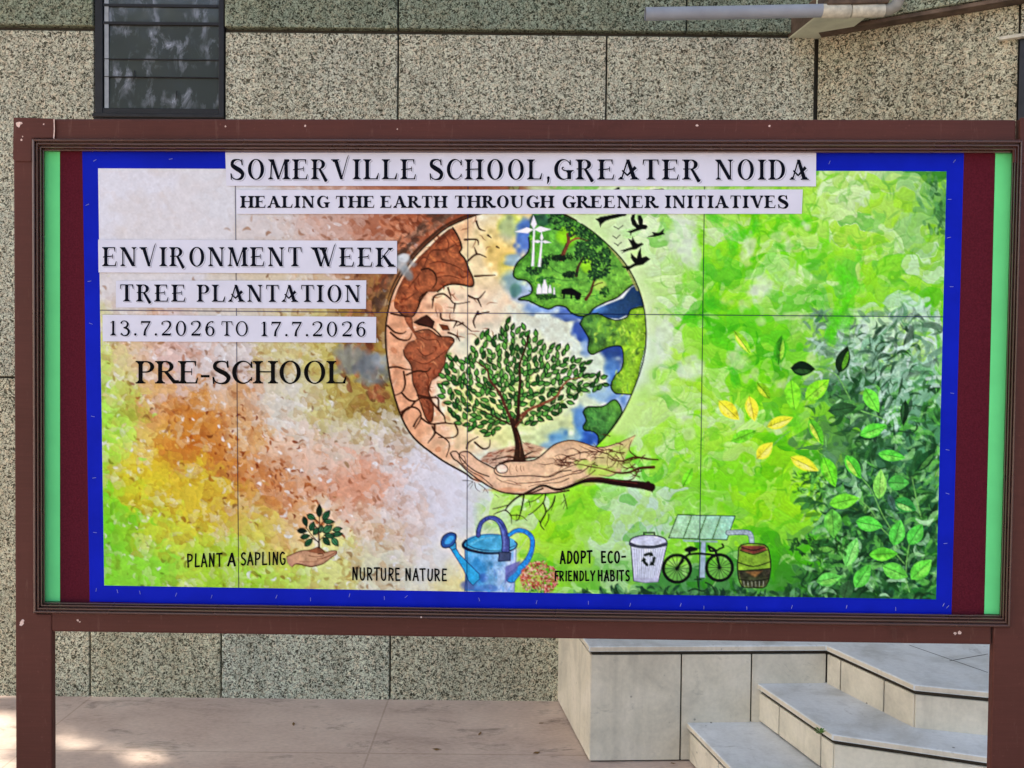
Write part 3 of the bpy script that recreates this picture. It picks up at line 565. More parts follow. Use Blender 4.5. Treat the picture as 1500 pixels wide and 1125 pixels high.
for c, w in [(((700, 612), (650, 626), (620, 632)), [1.6, .8]), (((684, 636), (640, 652), (624, 660)), [1.8, .8]), (((686, 640), (710, 664), (714, 706)), [2, 1]), (((710, 664), (760, 666), (792, 692)), [1.4, .7]), (((776, 560), (766, 620), (750, 680), (734, 692)), [3, 2, 1]), (((874, 556), (830, 590), (788, 600)), [1.4, .7]), (((884, 558), (872, 600), (820, 650), (798, 662)), [2.2, 1]), (((872, 600), (884, 650), (858, 704), (876, 736)), [2.2, 2.6, 1]), (((858, 704), (850, 690)), [1.6, 1]), (((884, 650), (912, 620), (932, 568)), [2, 1.4]), (((900, 660), (896, 690), (880, 720)), [1.8, .8]),
             (((974, 560), (986, 600), (992, 632)), [1.6, .8]), (((980, 588), (960, 612)), [1.2, .7]), (((984, 596), (972, 632)), [1, .6]), (((930, 575), (926, 600), (910, 640)), [1.4, .7]), (((800, 590), (806, 620), (800, 628)), [1, .5]), (((740, 660), (738, 690)), [1, .6]), (((470, 490), (500, 492), (522, 500), (506, 532)), [1, .6]), (((530, 500), (536, 530), (556, 546)), [1, .6]), (((550, 508), (580, 530), (596, 552)), [1, .6]), (((520, 495), (500, 515), (492, 528)), [.9, .5]), (((580, 530), (572, 550)), [.8, .5]), (((630, 560), (650, 575)), [.7, .5])]:
    line(Z5(*c), w, (34, 24, 14), .92, sm=4)
# ---- sapling in a hand (lower left)
SK = (206, 158, 122)
hd = ZS((572, 306), (610, 288), (650, 274), (690, 272), (722, 260), (742, 256), (772, 282), (800, 276), (828, 274), (832, 290), (806, 308), (776, 332), (750, 346), (700, 358), (650, 348), (624, 342), (600, 358), (578, 340))
fill(hd, SK, tex=.05, rim=.15, sm=3); fill(ZS((680, 276), (720, 260), (744, 256), (776, 284), (740, 290)), (142, 92, 62), sm=3)
line(hd[:16], 1.3, (96, 56, 36), sm=3); line(ZS((600, 358), (626, 342), (700, 356), (760, 344)), 1.2, (96, 56, 36), sm=3); line(ZS((690, 300), (730, 306), (762, 300), (758, 290), (735, 292)), 1.1, (110, 66, 42), sm=3); line(ZS((640, 330), (720, 330), (800, 300)), .9, (130, 80, 54), .8, sm=3); line(ZS((730, 318), (780, 306), (828, 282)), 1, (120, 72, 48), sm=3)
line(ZS((740, 258), (740, 200), (742, 130), (742, 80)), [3, 1.8, 1.2], (60, 36, 26), sm=3)
for c in [((740, 235), (700, 190), (672, 150)), ((738, 200), (730, 160), (712, 130)), ((742, 220), (780, 190), (850, 175)), ((742, 180), (770, 150), (800, 120)), ((742, 130), (720, 110), (700, 98)), ((740, 230), (700, 205)), ((742, 150), (760, 125))]: line(ZS(*c), 1.2, (60, 36, 26), sm=3)
for x, y, L, W, a, c in [(742, 65, 68, 30, -1.57, (20, 46, 30)), (778, 88, 62, 32, -0.95, (48, 92, 60)), (700, 98, 50, 30, 0.5, (58, 104, 66)), (668, 122, 56, 26, 1.25, (26, 56, 36)), (792, 122, 60, 24, 0.05, (56, 100, 64)), (704, 146, 52, 30, -1.2, (44, 88, 56)), (652, 170, 52, 28, 0.1, (18, 40, 28)), (786, 160, 62, 38, -0.7, (62, 110, 72)), (836, 162, 52, 26, -0.2, (70, 116, 76)), (838, 188, 56, 24, -0.1, (56, 104, 66)), (668, 200, 52, 26, -0.2, (40, 80, 50)), (724, 172, 46, 26, -1.0, (50, 96, 60)), (796, 196, 58, 26, 0.15, (46, 90, 56)), (686, 230, 56, 30, -0.75, (52, 98, 60)), (780, 226, 54, 30, 0.8, (44, 88, 54)), (824, 228, 56, 30, 0.9, (70, 122, 80)), (752, 160, 40, 24, -1.3, (80, 124, 86))]:
    q = ZS((x, y))[0]; leaf(q[0], q[1], L/3.571, W/3.571, a, c, (12, 26, 18), 1.1, vein=(16, 34, 22))
# ---- blue watering can
B1, B2, BO = (58, 150, 196), (66, 84, 140), (26, 36, 66)
fill(ZC((284, 360), (284, 470), (292, 600), (282, 700), (684, 712), (690, 600), (700, 330), (500, 380), (360, 366)), (64, 148, 198), tex=.08, col2=(176, 190, 222), gdir=(1, 0.1))
for x, y, rx, ry, c, a in [(686, 858, 14, 8, (96, 110, 160), .8), (712, 862, 20, 6, (90, 130, 190), .7), (700, 838, 14, 22, (40, 130, 190), .6), (740, 850, 14, 14, (170, 190, 220), .7), (750, 820, 10, 24, (196, 204, 226), .6), (708, 846, 8, 8, (60, 90, 160), .6)]: blob(x, y, rx, ry, c, a, .6)
for k in range(40): daub(prng.uniform(684, 752), prng.uniform(808, 866), prng.uniform(4, 10), prng.uniform(1, 2.4), 1.5+prng.normal(0, .4), np.array([(52, 130, 186), (90, 160, 206), (120, 140, 196)][prng.choice(3)])/255, .4)
line(ZC((284, 360), (286, 470), (290, 560), (284, 700)), 1.2, (40, 60, 110)); line(ZC((700, 360), (692, 560), (686, 710)), 1.0, (70, 90, 150), .8)
fill(ZC((270, 320), (300, 276), (360, 248), (470, 232), (580, 240), (680, 280), (706, 320), (680, 356), (600, 376), (500, 382), (380, 366), (300, 346)), (54, 146, 186), tex=.06, col2=(96, 170, 206), gdir=(1, 0.3), sm=3)
line(ZC((330, 320), (400, 280), (520, 262)), 3, (120, 186, 206), .5, sm=3); line(ZC((300, 290), (380, 252), (500, 236), (600, 246)), 1, (40, 70, 110), sm=3)
line(ZC((290, 288), (268, 318), (286, 350), (380, 380), (500, 392), (620, 380), (690, 352), (708, 316), (690, 296)), [3.5, 4.5, 3.5, 2.2, 1.6], BO, sm=4); line(ZC((296, 320), (380, 356), (500, 370), (600, 364), (690, 330)), 1.1, (30, 50, 90), sm=4)
line(ZC((392, 246), (396, 200), (420, 140), (470, 106), (520, 106), (570, 140), (600, 210), (616, 290), (614, 370)), [7, 7, 6.5, 6.5, 8, 10, 12, 12], BO, sm=4); line(ZC((392, 246), (396, 200), (420, 140), (470, 106), (520, 106), (570, 140), (600, 210), (616, 290), (614, 368)), [5, 5, 4.6, 4.6, 6, 8, 10, 10], (78, 90, 150), sm=4)
line(ZC((500, 108), (560, 150), (600, 250), (604, 350)), 2, (120, 140, 190), .6, sm=4); line(ZC((560, 130), (618, 220), (636, 330)), 1.3, (40, 50, 100), .7, sm=4)
fill(ZC((562, 380), (656, 386), (652, 452), (556, 456)), (72, 84, 116), outline=BO, ow=1.3)
line(ZC((646, 242), (700, 208), (760, 210), (810, 240), (834, 290), (826, 370), (790, 450), (730, 520), (660, 590)), [6, 7, 7, 7, 7, 8, 11, 16], (30, 52, 100), sm=4); line(ZC((646, 242), (700, 208), (760, 210), (810, 240), (834, 290), (826, 370), (790, 450), (730, 520), (660, 590)), [4.4, 5.4, 5.4, 5.4, 5.4, 6.4, 9, 14], (52, 138, 196), sm=4)
fill(ZC((612, 500), (690, 468), (740, 450), (700, 540), (640, 590), (610, 640)), (104, 104, 164), 0.85, 2)
fill(ZC((170, 360), (206, 340), (240, 400), (300, 460), (400, 560), (404, 600), (350, 652), (316, 620), (270, 520), (220, 440)), (54, 156, 204), tex=.06, outline=(34, 60, 110), ow=1.1)
fill(ZC((150, 340), (210, 300), (214, 350), (180, 366)), (70, 150, 190), outline=BO, ow=1)
fill(ZC((88, 300), (110, 250), (160, 224), (206, 234), (212, 270), (190, 320), (140, 346), (100, 340)), (52, 92, 150), sm=3, outline=BO, ow=1.6); fill(ZC((120, 296), (150, 256), (190, 250), (190, 280), (160, 312), (126, 318)), (70, 150, 206), sm=3)
# ---- pink flower clump
for k in range(700):
    a = prng.uniform(0, 6.28); r = math.sqrt(prng.random())
    x = 790+28*r*math.cos(a); y = 847+25*r*math.sin(a)
    if x < 762 or y > 868: continue
    g = prng.random() < max(0, (y-856)/14)*(1 if x < 796 else .1)
    c = [(60, 120, 50), (40, 90, 40), (130, 176, 90)][prng.choice(3)] if g else [(206, 110, 96), (182, 74, 60), (232, 180, 160), (140, 52, 44), (214, 140, 130), (110, 60, 40)][prng.choice(6)]
    daub(x, y, prng.uniform(1.6, 3.6), prng.uniform(.9, 1.7), prng.uniform(0, 3.1) if not g else 1.2, np.array(c)/255, .9, prng.uniform(-.5, .5), .15)
# ---- dustbin
fill(ZE((548, 262), (780, 262), (724, 494), (640, 500), (566, 490)), (206, 208, 222), tex=.03, outline=(40, 44, 54), ow=1.2)
for i in range(13):
    t = (i+.5)/13; line(ZE((562+t*200, 285), (575+t*145, 490)), .9, (120, 124, 140), .75)
fill(ZE((572, 470), (730, 470), (724, 496), (640, 502), (566, 490)), (170, 172, 186), .8)
fill(ZE((540, 238), (560, 212), (620, 196), (700, 196), (760, 212), (780, 236), (770, 262), (660, 274), (550, 262)), (196, 198, 214), sm=3, outline=(36, 40, 48), ow=1.8); line(ZE((544, 250), (600, 268), (700, 270), (776, 250)), 4.5, (70, 74, 84), sm=3)
line(ZE((632, 192), (632, 178), (700, 178), (700, 192)), 2.2, (36, 60, 40))
for k in range(3):
    a = -1.57+k*2.094; cx, cy, RR = 664, 350, 36
    p = lambda an, rr: (cx+rr*math.cos(an), cy+rr*1.05*math.sin(an))
    line(ZE(p(a-.75, RR), p(a-.1, RR*.92), p(a+.35, RR)), 4.2, (24, 40, 28))
    fill(ZE(p(a+.25, RR*1.5), p(a+.25, RR*.45), p(a+.95, RR*1.05)), (24, 40, 28))
# ---- solar panel on a pole, bicycle, rain barrel
fill(ZE((1003, 236), (1032, 236), (1026, 468), (990, 468)), (150, 172, 176), tex=.04, outline=(90, 110, 110), ow=.7)
fill(ZE((880, 222), (1110, 230), (1106, 242), (890, 236)), (140, 170, 150))
fill(ZE((850, 62), (1222, 70), (1168, 224), (792, 212)), (166, 206, 150), tex=.06, col2=(150, 204, 172), gdir=(1, 0), outline=(40, 70, 30), ow=1.3)
for t in (.25, .5, .75): line(ZE((850+372*t, 62+8*t), (792+376*t, 212+12*t)), 1.6, (60, 100, 40))
for i in range(1, 16): line(ZE((850+372*i/16, 62+8*i/16), (792+376*i/16, 212+12*i/16)), .5, (200, 224, 200), .8)
for j in range(1, 6): line(ZE((850-58*j/6, 62+150*j/6), (1222-54*j/6, 70+154*j/6)), .5, (200, 224, 200), .8)
line(ZE((1176, 178), (1290, 176), (1322, 196), (1330, 258)), 8.2, (90, 110, 100), sm=4); line(ZE((1176, 178), (1290, 176), (1322, 196), (1330, 258)), 6.2, (160, 180, 170), sm=4)
K = (14, 16, 16)
for cx, cy, r in [(846, 410, 88), (1120, 404, 84)]:
    fill(ZE(*[(cx+r*math.cos(i*.3142), cy+r*math.sin(i*.3142)) for i in range(20)]), (166, 214, 90), .35)
    line(ZE(*[(cx+r*math.cos(i*.2094), cy+r*math.sin(i*.2094)) for i in range(31)]), 4.6, K)
    for i in range(16):
        a = i*.3927; line(ZE((cx, cy), (cx+r*math.cos(a), cy+r*math.sin(a))), .8, K, .85)
    fill(ZE(*[(cx+12*math.cos(i*.7), cy+12*math.sin(i*.7)) for i in range(9)]), K)
for c, w in [(((846, 410), (920, 318), (1090, 322)), 3.4), (((1120, 404), (1096, 300), (1060, 270)), 3.4), (((920, 318), (934, 292)), 3), (((1098, 300), (1120, 282), (1146, 270), (1138, 252)), 2.6), (((1050, 264), (1062, 296), (1096, 292)), 3.4), (((846, 410), (886, 356)), 3)]: line(ZE(*c), w, K, sm=3)
fill(ZE((896, 282), (930, 266), (976, 276), (976, 292), (930, 304), (900, 298)), K, sm=3)
fill(ZE((1262, 256), (1412, 256), (1446, 330), (1450, 420), (1420, 524), (1340, 532), (1262, 520), (1238, 420), (1242, 330)), (124, 160, 50), tex=.1, sm=3, outline=(24, 30, 18), ow=1.8)
fill(ZE((1264, 262), (1410, 262), (1428, 290), (1340, 316), (1256, 290)), (124, 70, 50), 1, 2, tex=.1); fill(ZE((1242, 424), (1448, 410), (1444, 470), (1250, 476)), (52, 52, 36), .95, 3, tex=.2); fill(ZE((1290, 430), (1400, 424), (1350, 466)), (150, 110, 60), .85, 3, tex=.1); fill(ZE((1256, 472), (1440, 468), (1418, 524), (1340, 532), (1264, 520)), (60, 60, 44), .9, 2, tex=.2)
for c in [((1242, 370), (1340, 396), (1448, 366)), ((1246, 424), (1340, 420), (1448, 410)), ((1256, 292), (1340, 318), (1428, 290)), ((1264, 272), (1340, 292), (1412, 272)), ((1254, 480), (1340, 492), (1444, 474))]: line(ZE(*c), 1.5, (30, 34, 18), sm=4)
for i in range(6): line(ZE((1276+i*26, 492), (1282+i*24, 526)), 1, (170, 176, 150), .8)
for c in [((960, 480), (1000, 480)), ((978, 462), (984, 530)), ((920, 556), (960, 540), (1010, 556), (1040, 540)), ((1030, 500), (1070, 520), (1090, 556))]: line(ZE(*c), 2.4, (24, 52, 30), .8, sm=3)
# ---- leaves on the green side
VN = (40, 96, 36)
for c in [((520, 222), (580, 228), (612, 250), (660, 340)), ((700, 640), (740, 690), (780, 780), (830, 870), (836, 930)), ((700, 380), (760, 400), (800, 420)), ((690, 726), (730, 760), (760, 800)), ((900, 640), (916, 720), (936, 800)), ((890, 900), (880, 960), (876, 1040), (890, 1090)), ((596, 870), (620, 930), (640, 990)), ((780, 840), (810, 870)), ((836, 940), (870, 980)), ((420, 460), (380, 490), (350, 520)), ((380, 190), (386, 220)), ((560, 480), (564, 520))]: line(ZR(*c), 1.7, (120, 180, 90), .85, sm=4)
LV = [(235, 112, 110, 34, .95, (128, 190, 40), (240, 236, 90)), (382, 140, 110, 46, -1.45, (70, 160, 30), (160, 210, 70)), (318, 302, 76, 40, .9, (130, 190, 30), (206, 220, 60)), (182, 378, 104, 54, .75, (214, 206, 50), (238, 226, 100)), (272, 372, 96, 48, 1.35, (226, 214, 56), (240, 232, 110)), (382, 424, 104, 44, -.35, (206, 210, 50), (238, 236, 120)), (240, 478, 104, 44, -.4, (104, 180, 40), None), (322, 536, 84, 50, -.8, (222, 216, 56), (238, 230, 110)),
      (432, 320, 120, 60, 1.45, (112, 196, 40), None), (528, 296, 116, 62, -.7, (120, 200, 40), (150, 214, 70)), (478, 588, 116, 48, .45, (208, 212, 50), (240, 236, 110)), (524, 462, 112, 44, 1.1, (88, 170, 40), (200, 216, 80)), (576, 620, 120, 56, 1.2, (96, 190, 40), (130, 204, 60)), (472, 214, 92, 54, .05, (14, 44, 18), (50, 90, 40)), (630, 178, 106, 52, -1.25, (24, 52, 24), (110, 180, 50)), (628, 372, 112, 50, -.15, (40, 80, 40), None),
      (742, 338, 104, 54, 1.05, (100, 196, 60), (120, 210, 70)), (870, 388, 96, 32, 1.65, (22, 56, 28), (60, 110, 60)), (748, 456, 108, 50, -.35, (84, 184, 56), (120, 206, 80)), (820, 556, 104, 42, .15, (84, 186, 60), (120, 200, 80)), (670, 600, 104, 48, 1.0, (80, 176, 50), (180, 216, 90)), (952, 572, 118, 48, -.85, (30, 84, 40), (90, 150, 70)), (774, 668, 112, 50, -1.5, (120, 190, 80), (150, 206, 100)), (846, 662, 80, 56, .0, (70, 150, 60), (96, 176, 80)),
      (634, 734, 116, 56, -.2, (104, 190, 50), (120, 204, 64)), (590, 822, 110, 66, 1.5, (88, 160, 60), (112, 180, 70)), (732, 824, 104, 56, .2, (80, 180, 60), (110, 200, 84)), (874, 750, 90, 54, .4, (48, 130, 56), (150, 200, 110)), (842, 858, 100, 58, -1.3, (80, 176, 64), (108, 196, 86)), (914, 864, 92, 56, -1.0, (78, 176, 64), (104, 192, 84)), (788, 942, 108, 50, -.05, (90, 184, 50), (112, 204, 60)), (834, 1010, 104, 60, .4, (92, 180, 64), (120, 200, 84)), (936, 1002, 106, 62, -.75, (96, 196, 64), (126, 214, 80)),
      (662, 934, 116, 52, -1.2, (104, 186, 84), (140, 206, 110)), (706, 1028, 104, 56, -1.0, (80, 170, 60), (110, 196, 84)), (574, 1040, 96, 50, -.2, (90, 170, 70), (130, 200, 90)), (560, 912, 84, 60, .0, (40, 92, 40), (110, 170, 70)), (642, 1080, 70, 50, -1.3, (46, 84, 46), None), (20, 640, 80, 34, -1.1, (110, 196, 40), None), (820, 740, 70, 26, 1.2, (60, 96, 76), None), (1010-60, 560, 1, 1, 0, (0, 0, 0), None)]
for x, y, L, W, a, c, hi in LV:
    if L < 2: continue
    q = ZR((x, y))[0]; L /= 2.678; W /= 2.678
    if min(c) > 30: c = tuple(min(255, int(v*1.12+4)) for v in c); hi = None if hi is None else tuple(min(255, int(v*1.08)) for v in hi)
    dk = tuple(int(v*.62) for v in c)
    leaf(q[0], q[1], L*1.06, W*1.08, a, c, None, .9, hi=hi, vein=tuple(int(v*.55) for v in c))
    if hi is not None:
        ca, sa = math.cos(a), math.sin(a)
        for k in (-.25, -.05, .15):
            bx, by = q[0]+ca*L*k, q[1]+sa*L*k
            for s in (-1, 1): line([(bx, by), (bx+ca*L*.14-sa*W*.3*s, by+sa*L*.14+ca*W*.3*s)], .6, dk, .6)
for k in range(60):
    x, y = prng.uniform(1160, 1210), prng.uniform(690, 722)
    daub(x, y, prng.uniform(3, 7), prng.uniform(1, 2), prng.normal(0.1, .5), np.array((40, 92, 30))/255, .5, prng.uniform(-1, 1))
for k in range(70):
    x, y = prng.uniform(1155, 1240), prng.uniform(785, 812)
    daub(x, y, prng.uniform(3, 7), prng.uniform(1.2, 3), prng.uniform(0, 3), np.array([(24, 60, 24), (40, 90, 34)][prng.choice(2)])/255, .8, prng.uniform(-1, 1))
# paper grain, and the crisp tonal edges of dried poster colour
def blur(a, r):
    for ax in (0, 1):
        pad = [(0, 0)]*3; pad[ax] = (r+1, r)
        c = np.cumsum(np.pad(a, pad, mode='edge'), axis=ax)
        n = a.shape[ax]
        a = (np.take(c, np.arange(n)+2*r+1, axis=ax)-np.take(c, np.arange(n), axis=ax))/(2*r+1)
    return a
CV += 0.18*(CV-blur(blur(CV, 2), 2))+0.20*(CV-blur(CV, 10))
CV *= (1+0.018*NF+0.012*NM)[..., None]
gray = CV.mean(-1, keepdims=True)
CV = gray+(CV-gray)*1.03
CV = np.clip(CV, 0.0, 1.0)
CV = np.clip(CV+0.10*(CV-0.5)*(1-np.abs(2*CV-1)), 0.0, 1.0)
# ---------------------------------------------------------------- lettering drawn as outlines (cap height = 1, y up)
def para(x0, y0, x1, y1, w0, w1=None):
    w1 = w0 if w1 is None else w1
    return [[(x0-w0/2, y0), (x0+w0/2, y0), (x1+w1/2, y1), (x1-w1/2, y1)]]
def box2(x0, y0, x1, y1): return [[(x0, y0), (x1, y0), (x1, y1), (x0, y1)]]
def crescent(cx, cy, rx, ry, tl, tr, h, a0=0, a1=360, n=30):
    """ring between an outer and an inner ellipse: tl/tr = thickness left/right, h = at top and bottom; quads"""
    ix = cx+(tl-tr)/2; irx = rx-(tl+tr)/2; iry = ry-h
    out = []
    for i in range(n):
        t0 = math.radians(a0+(a1-a0)*i/n); t1 = math.radians(a0+(a1-a0)*(i+1)/n)
        out.append([(cx+rx*math.cos(t0), cy+ry*math.sin(t0)), (cx+rx*math.cos(t1), cy+ry*math.sin(t1)),
                    (ix+irx*math.cos(t1), cy+iry*math.sin(t1)), (ix+irx*math.cos(t0), cy+iry*math.sin(t0))])
    return out
def ribbon2(pts, w, sm=6):
    P = smooth(pts, sm) if sm else np.asarray(pts, float)
    n = len(P)
    ws = np.interp(np.linspace(0, 1, n), np.linspace(0, 1, len(w)), w) if np.ndim(w) else np.full(n, w)
    T = np.gradient(P, axis=0); T /= np.linalg.norm(T, axis=1)[:, None]+1e-9
    N = np.stack([-T[:, 1], T[:, 0]], 1)*ws[:, None]/2
    return [[tuple(P[i]-N[i]), tuple(P[i+1]-N[i+1]), tuple(P[i+1]+N[i+1]), tuple(P[i]+N[i])] for i in range(n-1)]
def serif(x, y, half, h, t, up_):
    """slab with small brackets: y is the outer edge, up_ = +1 when the stem rises from it"""
    y1 = y+h*up_
    q = [[(x-half, y), (x+half, y), (x+half, y1), (x-half, y1)]]
    b = h*1.6
    q.append([(x-t/2-b*0.8, y1), (x+t/2+b*0.8, y1), (x+t/2, y1+b*up_), (x-t/2, y1+b*up_)])
    return q
def glyph(ch, t, h, fancy):
    """returns (polygons, advance). fancy = the decorative caps of the pasted strips"""
    s = t*0.5+0.13
    S = lambda x, top=True, bot=True, tt=None: (serif(x, 0, s, h, tt or t, 1) if bot else [])+(serif(x, 1, s, h, tt or t, -1) if top else [])
    stem = lambda x: para(x, 0, x, 1, t)
    if ch == 'A':
        q = para(.16, 0, .50, 1, h*1.5)+para(.86, 0, .50, 1, t*1.15, t*0.9)+serif(.14, 0, .15, h, h*1.5, 1)+serif(.87, 0, s, h, t, 1)
        if fancy: q += ribbon2([(.20, .46), (.50, .20)], h*1.5, 0)+ribbon2([(.47, .20), (.92, .62)], [h*1.4, t*.9], 0)
        else: q += box2(.26, .32, .72, .32+h)
        return q, 1.10
    if ch == 'C':
        q = crescent(.55, .5, .47, .52, t, h*1.2, h*1.1, 38, 322)+para(.93, .70, .93, .97, h*1.6, h)+para(.93, .12, .93, .28, h, h)
        return q, 1.02
    if ch == 'D': return stem(.2)+S(.2)+crescent(.42, .5, .52, .5, t, t, h, -90, 90)+box2(.2, 1-h, .43, 1)+box2(.2, 0, .43, h), 1.06
    if ch == 'E' or ch == 'F':
        q = stem(.2)+S(.2, bot=True)+box2(.2, 1-h, .78, 1)+[[(.70, 1-h), (.78, 1-h), (.78, .76), (.75, .76)]]
        if fancy: q += ribbon2([(.02, .47), (.14, .50), (.40, .51), (.62, .54)], [h*.9, h*1.1, h], 4)+[[(.60, .40), (.64, .40), (.64, .64), (.60, .64)]]
        else: q += box2(.2, .49, .6, .49+h)+box2(.57, .37, .60, .67)
        if ch == 'E': q += box2(.2, 0, .83, h)+[[(.75, h), (.83, h), (.87, .26), (.83, .26)]]
        return q, .93
    if ch == 'G':
        q = crescent(.55, .5, .47, .52, t, h*1.2, h*1.1, 38, 330)+para(.93, .72, .93, .97, h*1.5, h)+para(.88, .02, .88, .44, t)
        q += serif(.88, .47, s, h, t, -1)
        if fancy: q += ribbon2([(.88, .45), (.62, .45), (.50, .55), (.58, .62)], [h, h, h*1.5], 5)
        return q, 1.10
    if ch == 'H':
        q = stem(.2)+stem(.86)+S(.2)+S(.86)
        q += (ribbon2([(.02, .46), (.2, .5), (.86, .52)], h, 4) if fancy else box2(.2, .49, .86, .49+h))
        return q, 1.08
    if ch == 'I': return stem(.24)+S(.24), .5
    if ch == 'K': return stem(.2)+S(.2)+para(.30, .40, .82, .99, h*1.5)+para(.92, 0, .44, .60, t*1.25, t)+serif(.84, 1, .15, h, h, -1)+serif(.92, 0, s, h, t, 1), 1.08
    if ch == 'L': return stem(.2)+S(.2)+box2(.2, 0, .82, h)+[[(.70, h), (.82, h), (.87, .32), (.83, .32)]], .92
    if ch == 'M':
        return para(.16, 0, .22, 1, h*1.4)+para(.24, 1, .62, 0, t*1.05, t*.7)+para(.60, 0, 1.0, 1, h*1.4)+para(1.06, 0, 1.04, 1, t)+serif(.16, 0, .15, h, h, 1)+serif(1.07, 0, s, h, t, 1)+serif(.16, 1, .14, h, h, -1)+serif(1.09, 1, .14, h, t, -1), 1.28
    if ch == 'N':
        return para(.18, 0, .18, 1, h*1.4)+para(.86, 0, .20, 1, t*1.1)+para(.88, 0, .88, 1, h*1.4)+serif(.18, 0, .15, h, h, 1)+serif(.14, 1, .14, h, h, -1)+serif(.88, 1, .15, h, h, -1), 1.08
    if ch in 'O0':
        rx = .47 if ch == 'O' else .36
        return crescent(rx+.07, .5, rx, .52, t, t, h*.9), rx*2+.14+(0 if ch == 'O' else .06)
    if ch == 'P': return stem(.2)+S(.2)+crescent(.44, .74, .36, .26, t, t, h, -90, 90)+box2(.2, 1-h, .45, 1)+box2(.2, .48, .45, .48+h), .86
    if ch == 'R':
        q = stem(.2)+S(.2)+crescent(.44, .75, .35, .25, t, t, h, -90, 90)+box2(.2, 1-h, .45, 1)
        if fancy: q += box2(.02, .50, .45, .50+h)+[[(.40, .52), (.54, .54), (.92, -.02), (.78, -.14)], [(.78, -.14), (.92, -.02), (.98, .06), (.90, -.10)]]
        else: q += box2(.2, .50, .45, .50+h)+para(.88, 0, .46, .51, t*1.2, t)+serif(.92, 0, .13, h, t, 1)
        return q, 1.0
    if ch == 'S':
        return ribbon2([(.72, .74), (.66, .93), (.45, .985), (.20, .90), (.17, .70), (.40, .545), (.62, .43), (.76, .26), (.66, .06), (.42, .00), (.18, .08), (.10, .26)],
                       [h, h, h, t*.8, t*1.0, t*1.15, t*1.15, t*1.0, t*.75, h, h, h], 6)+para(.735, .70, .715, 1.01, h*1.3, h)+para(.105, -.02, .085, .30, h, h*1.3), .84
    if ch == 'T':
        q = para(.47, 0, .47, 1, t)+serif(.47, 0, s, h, t, 1)+box2(.06, 1-h, .88, 1)+[[(.06, 1-h), (.13, 1-h), (.08, .74), (.04, .74)]]+[[(.81, 1-h), (.88, 1-h), (.90, .74), (.86, .74)]]
        return q, .94
    if ch == 'U':
        return para(.2, .34, .2, 1, t)+para(.86, .34, .86, 1, h*1.4)+serif(.2, 1, s, h, t, -1)+serif(.86, 1, .15, h, h, -1)+crescent(.525-.02, .36, .405, .38, t, h*1.4, h, 180, 360), 1.06
    if ch == 'V' or ch == 'W':
        def vee(x, top=True):
            q = para(x+.48, 0, x+.12, 1, t*.8, t*1.15)+serif(x+.10, 1, s, h, t, -1)
            if fancy and top: q += [[(x+.44, 0), (x+.50, 0), (x+.86, 1.16), (x+.78, 1.06)], [(x+.70, 1.02), (x+.78, 1.06), (x+.88, 1.22), (x+.86, 1.10)], [(x+.74, .92), (x+.80, .98), (x+.90, 1.24), (x+.80, 1.10)]]
            else: q += para(x+.47, 0, x+.80, 1, h*1.5)+(serif(x+.80, 1, .15, h, h, -1) if top else [])
            return q
        if ch == 'V': return vee(.12), 1.08
        return vee(.14, False)+vee(.58), 1.54
    if ch == '1': return para(.30, 0, .30, 1, t)+serif(.30, 0, s, h, t, 1)+[[(.08, .84), (.30-t/2, .90), (.30-t/2, .98), (.10, .87)]], .58
    if ch == '2': return ribbon2([(.14, .76), (.12, .90), (.38, 1.0), (.62, .92), (.66, .70), (.48, .42), (.10, .07)], [t*1.1, h, h, t*.9, t, t*.6, h*1.2], 6)+[[(.08, 0), (.70, 0), (.74, .20), (.64, .14)], [(.08, 0), (.64, .14), (.30, .15), (.10, .09)]], .84
    if ch == '3': return ribbon2([(.12, .82), (.22, .98), (.44, .98), (.58, .80), (.50, .60), (.28, .53)], [t, h, h, t, t*.9, h], 6)+ribbon2([(.28, .53), (.54, .46), (.66, .26), (.54, .04), (.30, .0), (.10, .14)], [h, t*.9, t*1.1, t*.8, h, t], 6), .80
    if ch == '6': return crescent(.40, .32, .31, .34, t, t, h)+ribbon2([(.62, .92), (.50, .98), (.28, .86), (.16, .60), (.13, .34)], [t*.9, h, t*.7, t, t], 6), .80
    if ch == '7': return [[(.08, .86), (.70, .88), (.74, 1.0), (.08, 1.0)]]+[[(.06, .76), (.10, .76), (.14, .98), (.08, 1.0)]]+ribbon2([(.70, .96), (.52, .64), (.36, .34), (.32, 0)], [h*1.4, h*1.6, t*.9, t*1.15], 6), .80
    if ch == '.': return crescent(.16, .08, .085, .085, .084, .084, .084, 0, 360, 12), .34
    if ch == ',': return crescent(.16, .08, .085, .085, .084, .084, .084, 0, 360, 12)+[[(.10, .03), (.24, .08), (.20, -.12), (.08, -.24)]], .34
    if ch == '-': return box2(.06, .27, .44, .27+h*1.9), .50
    return [], .4
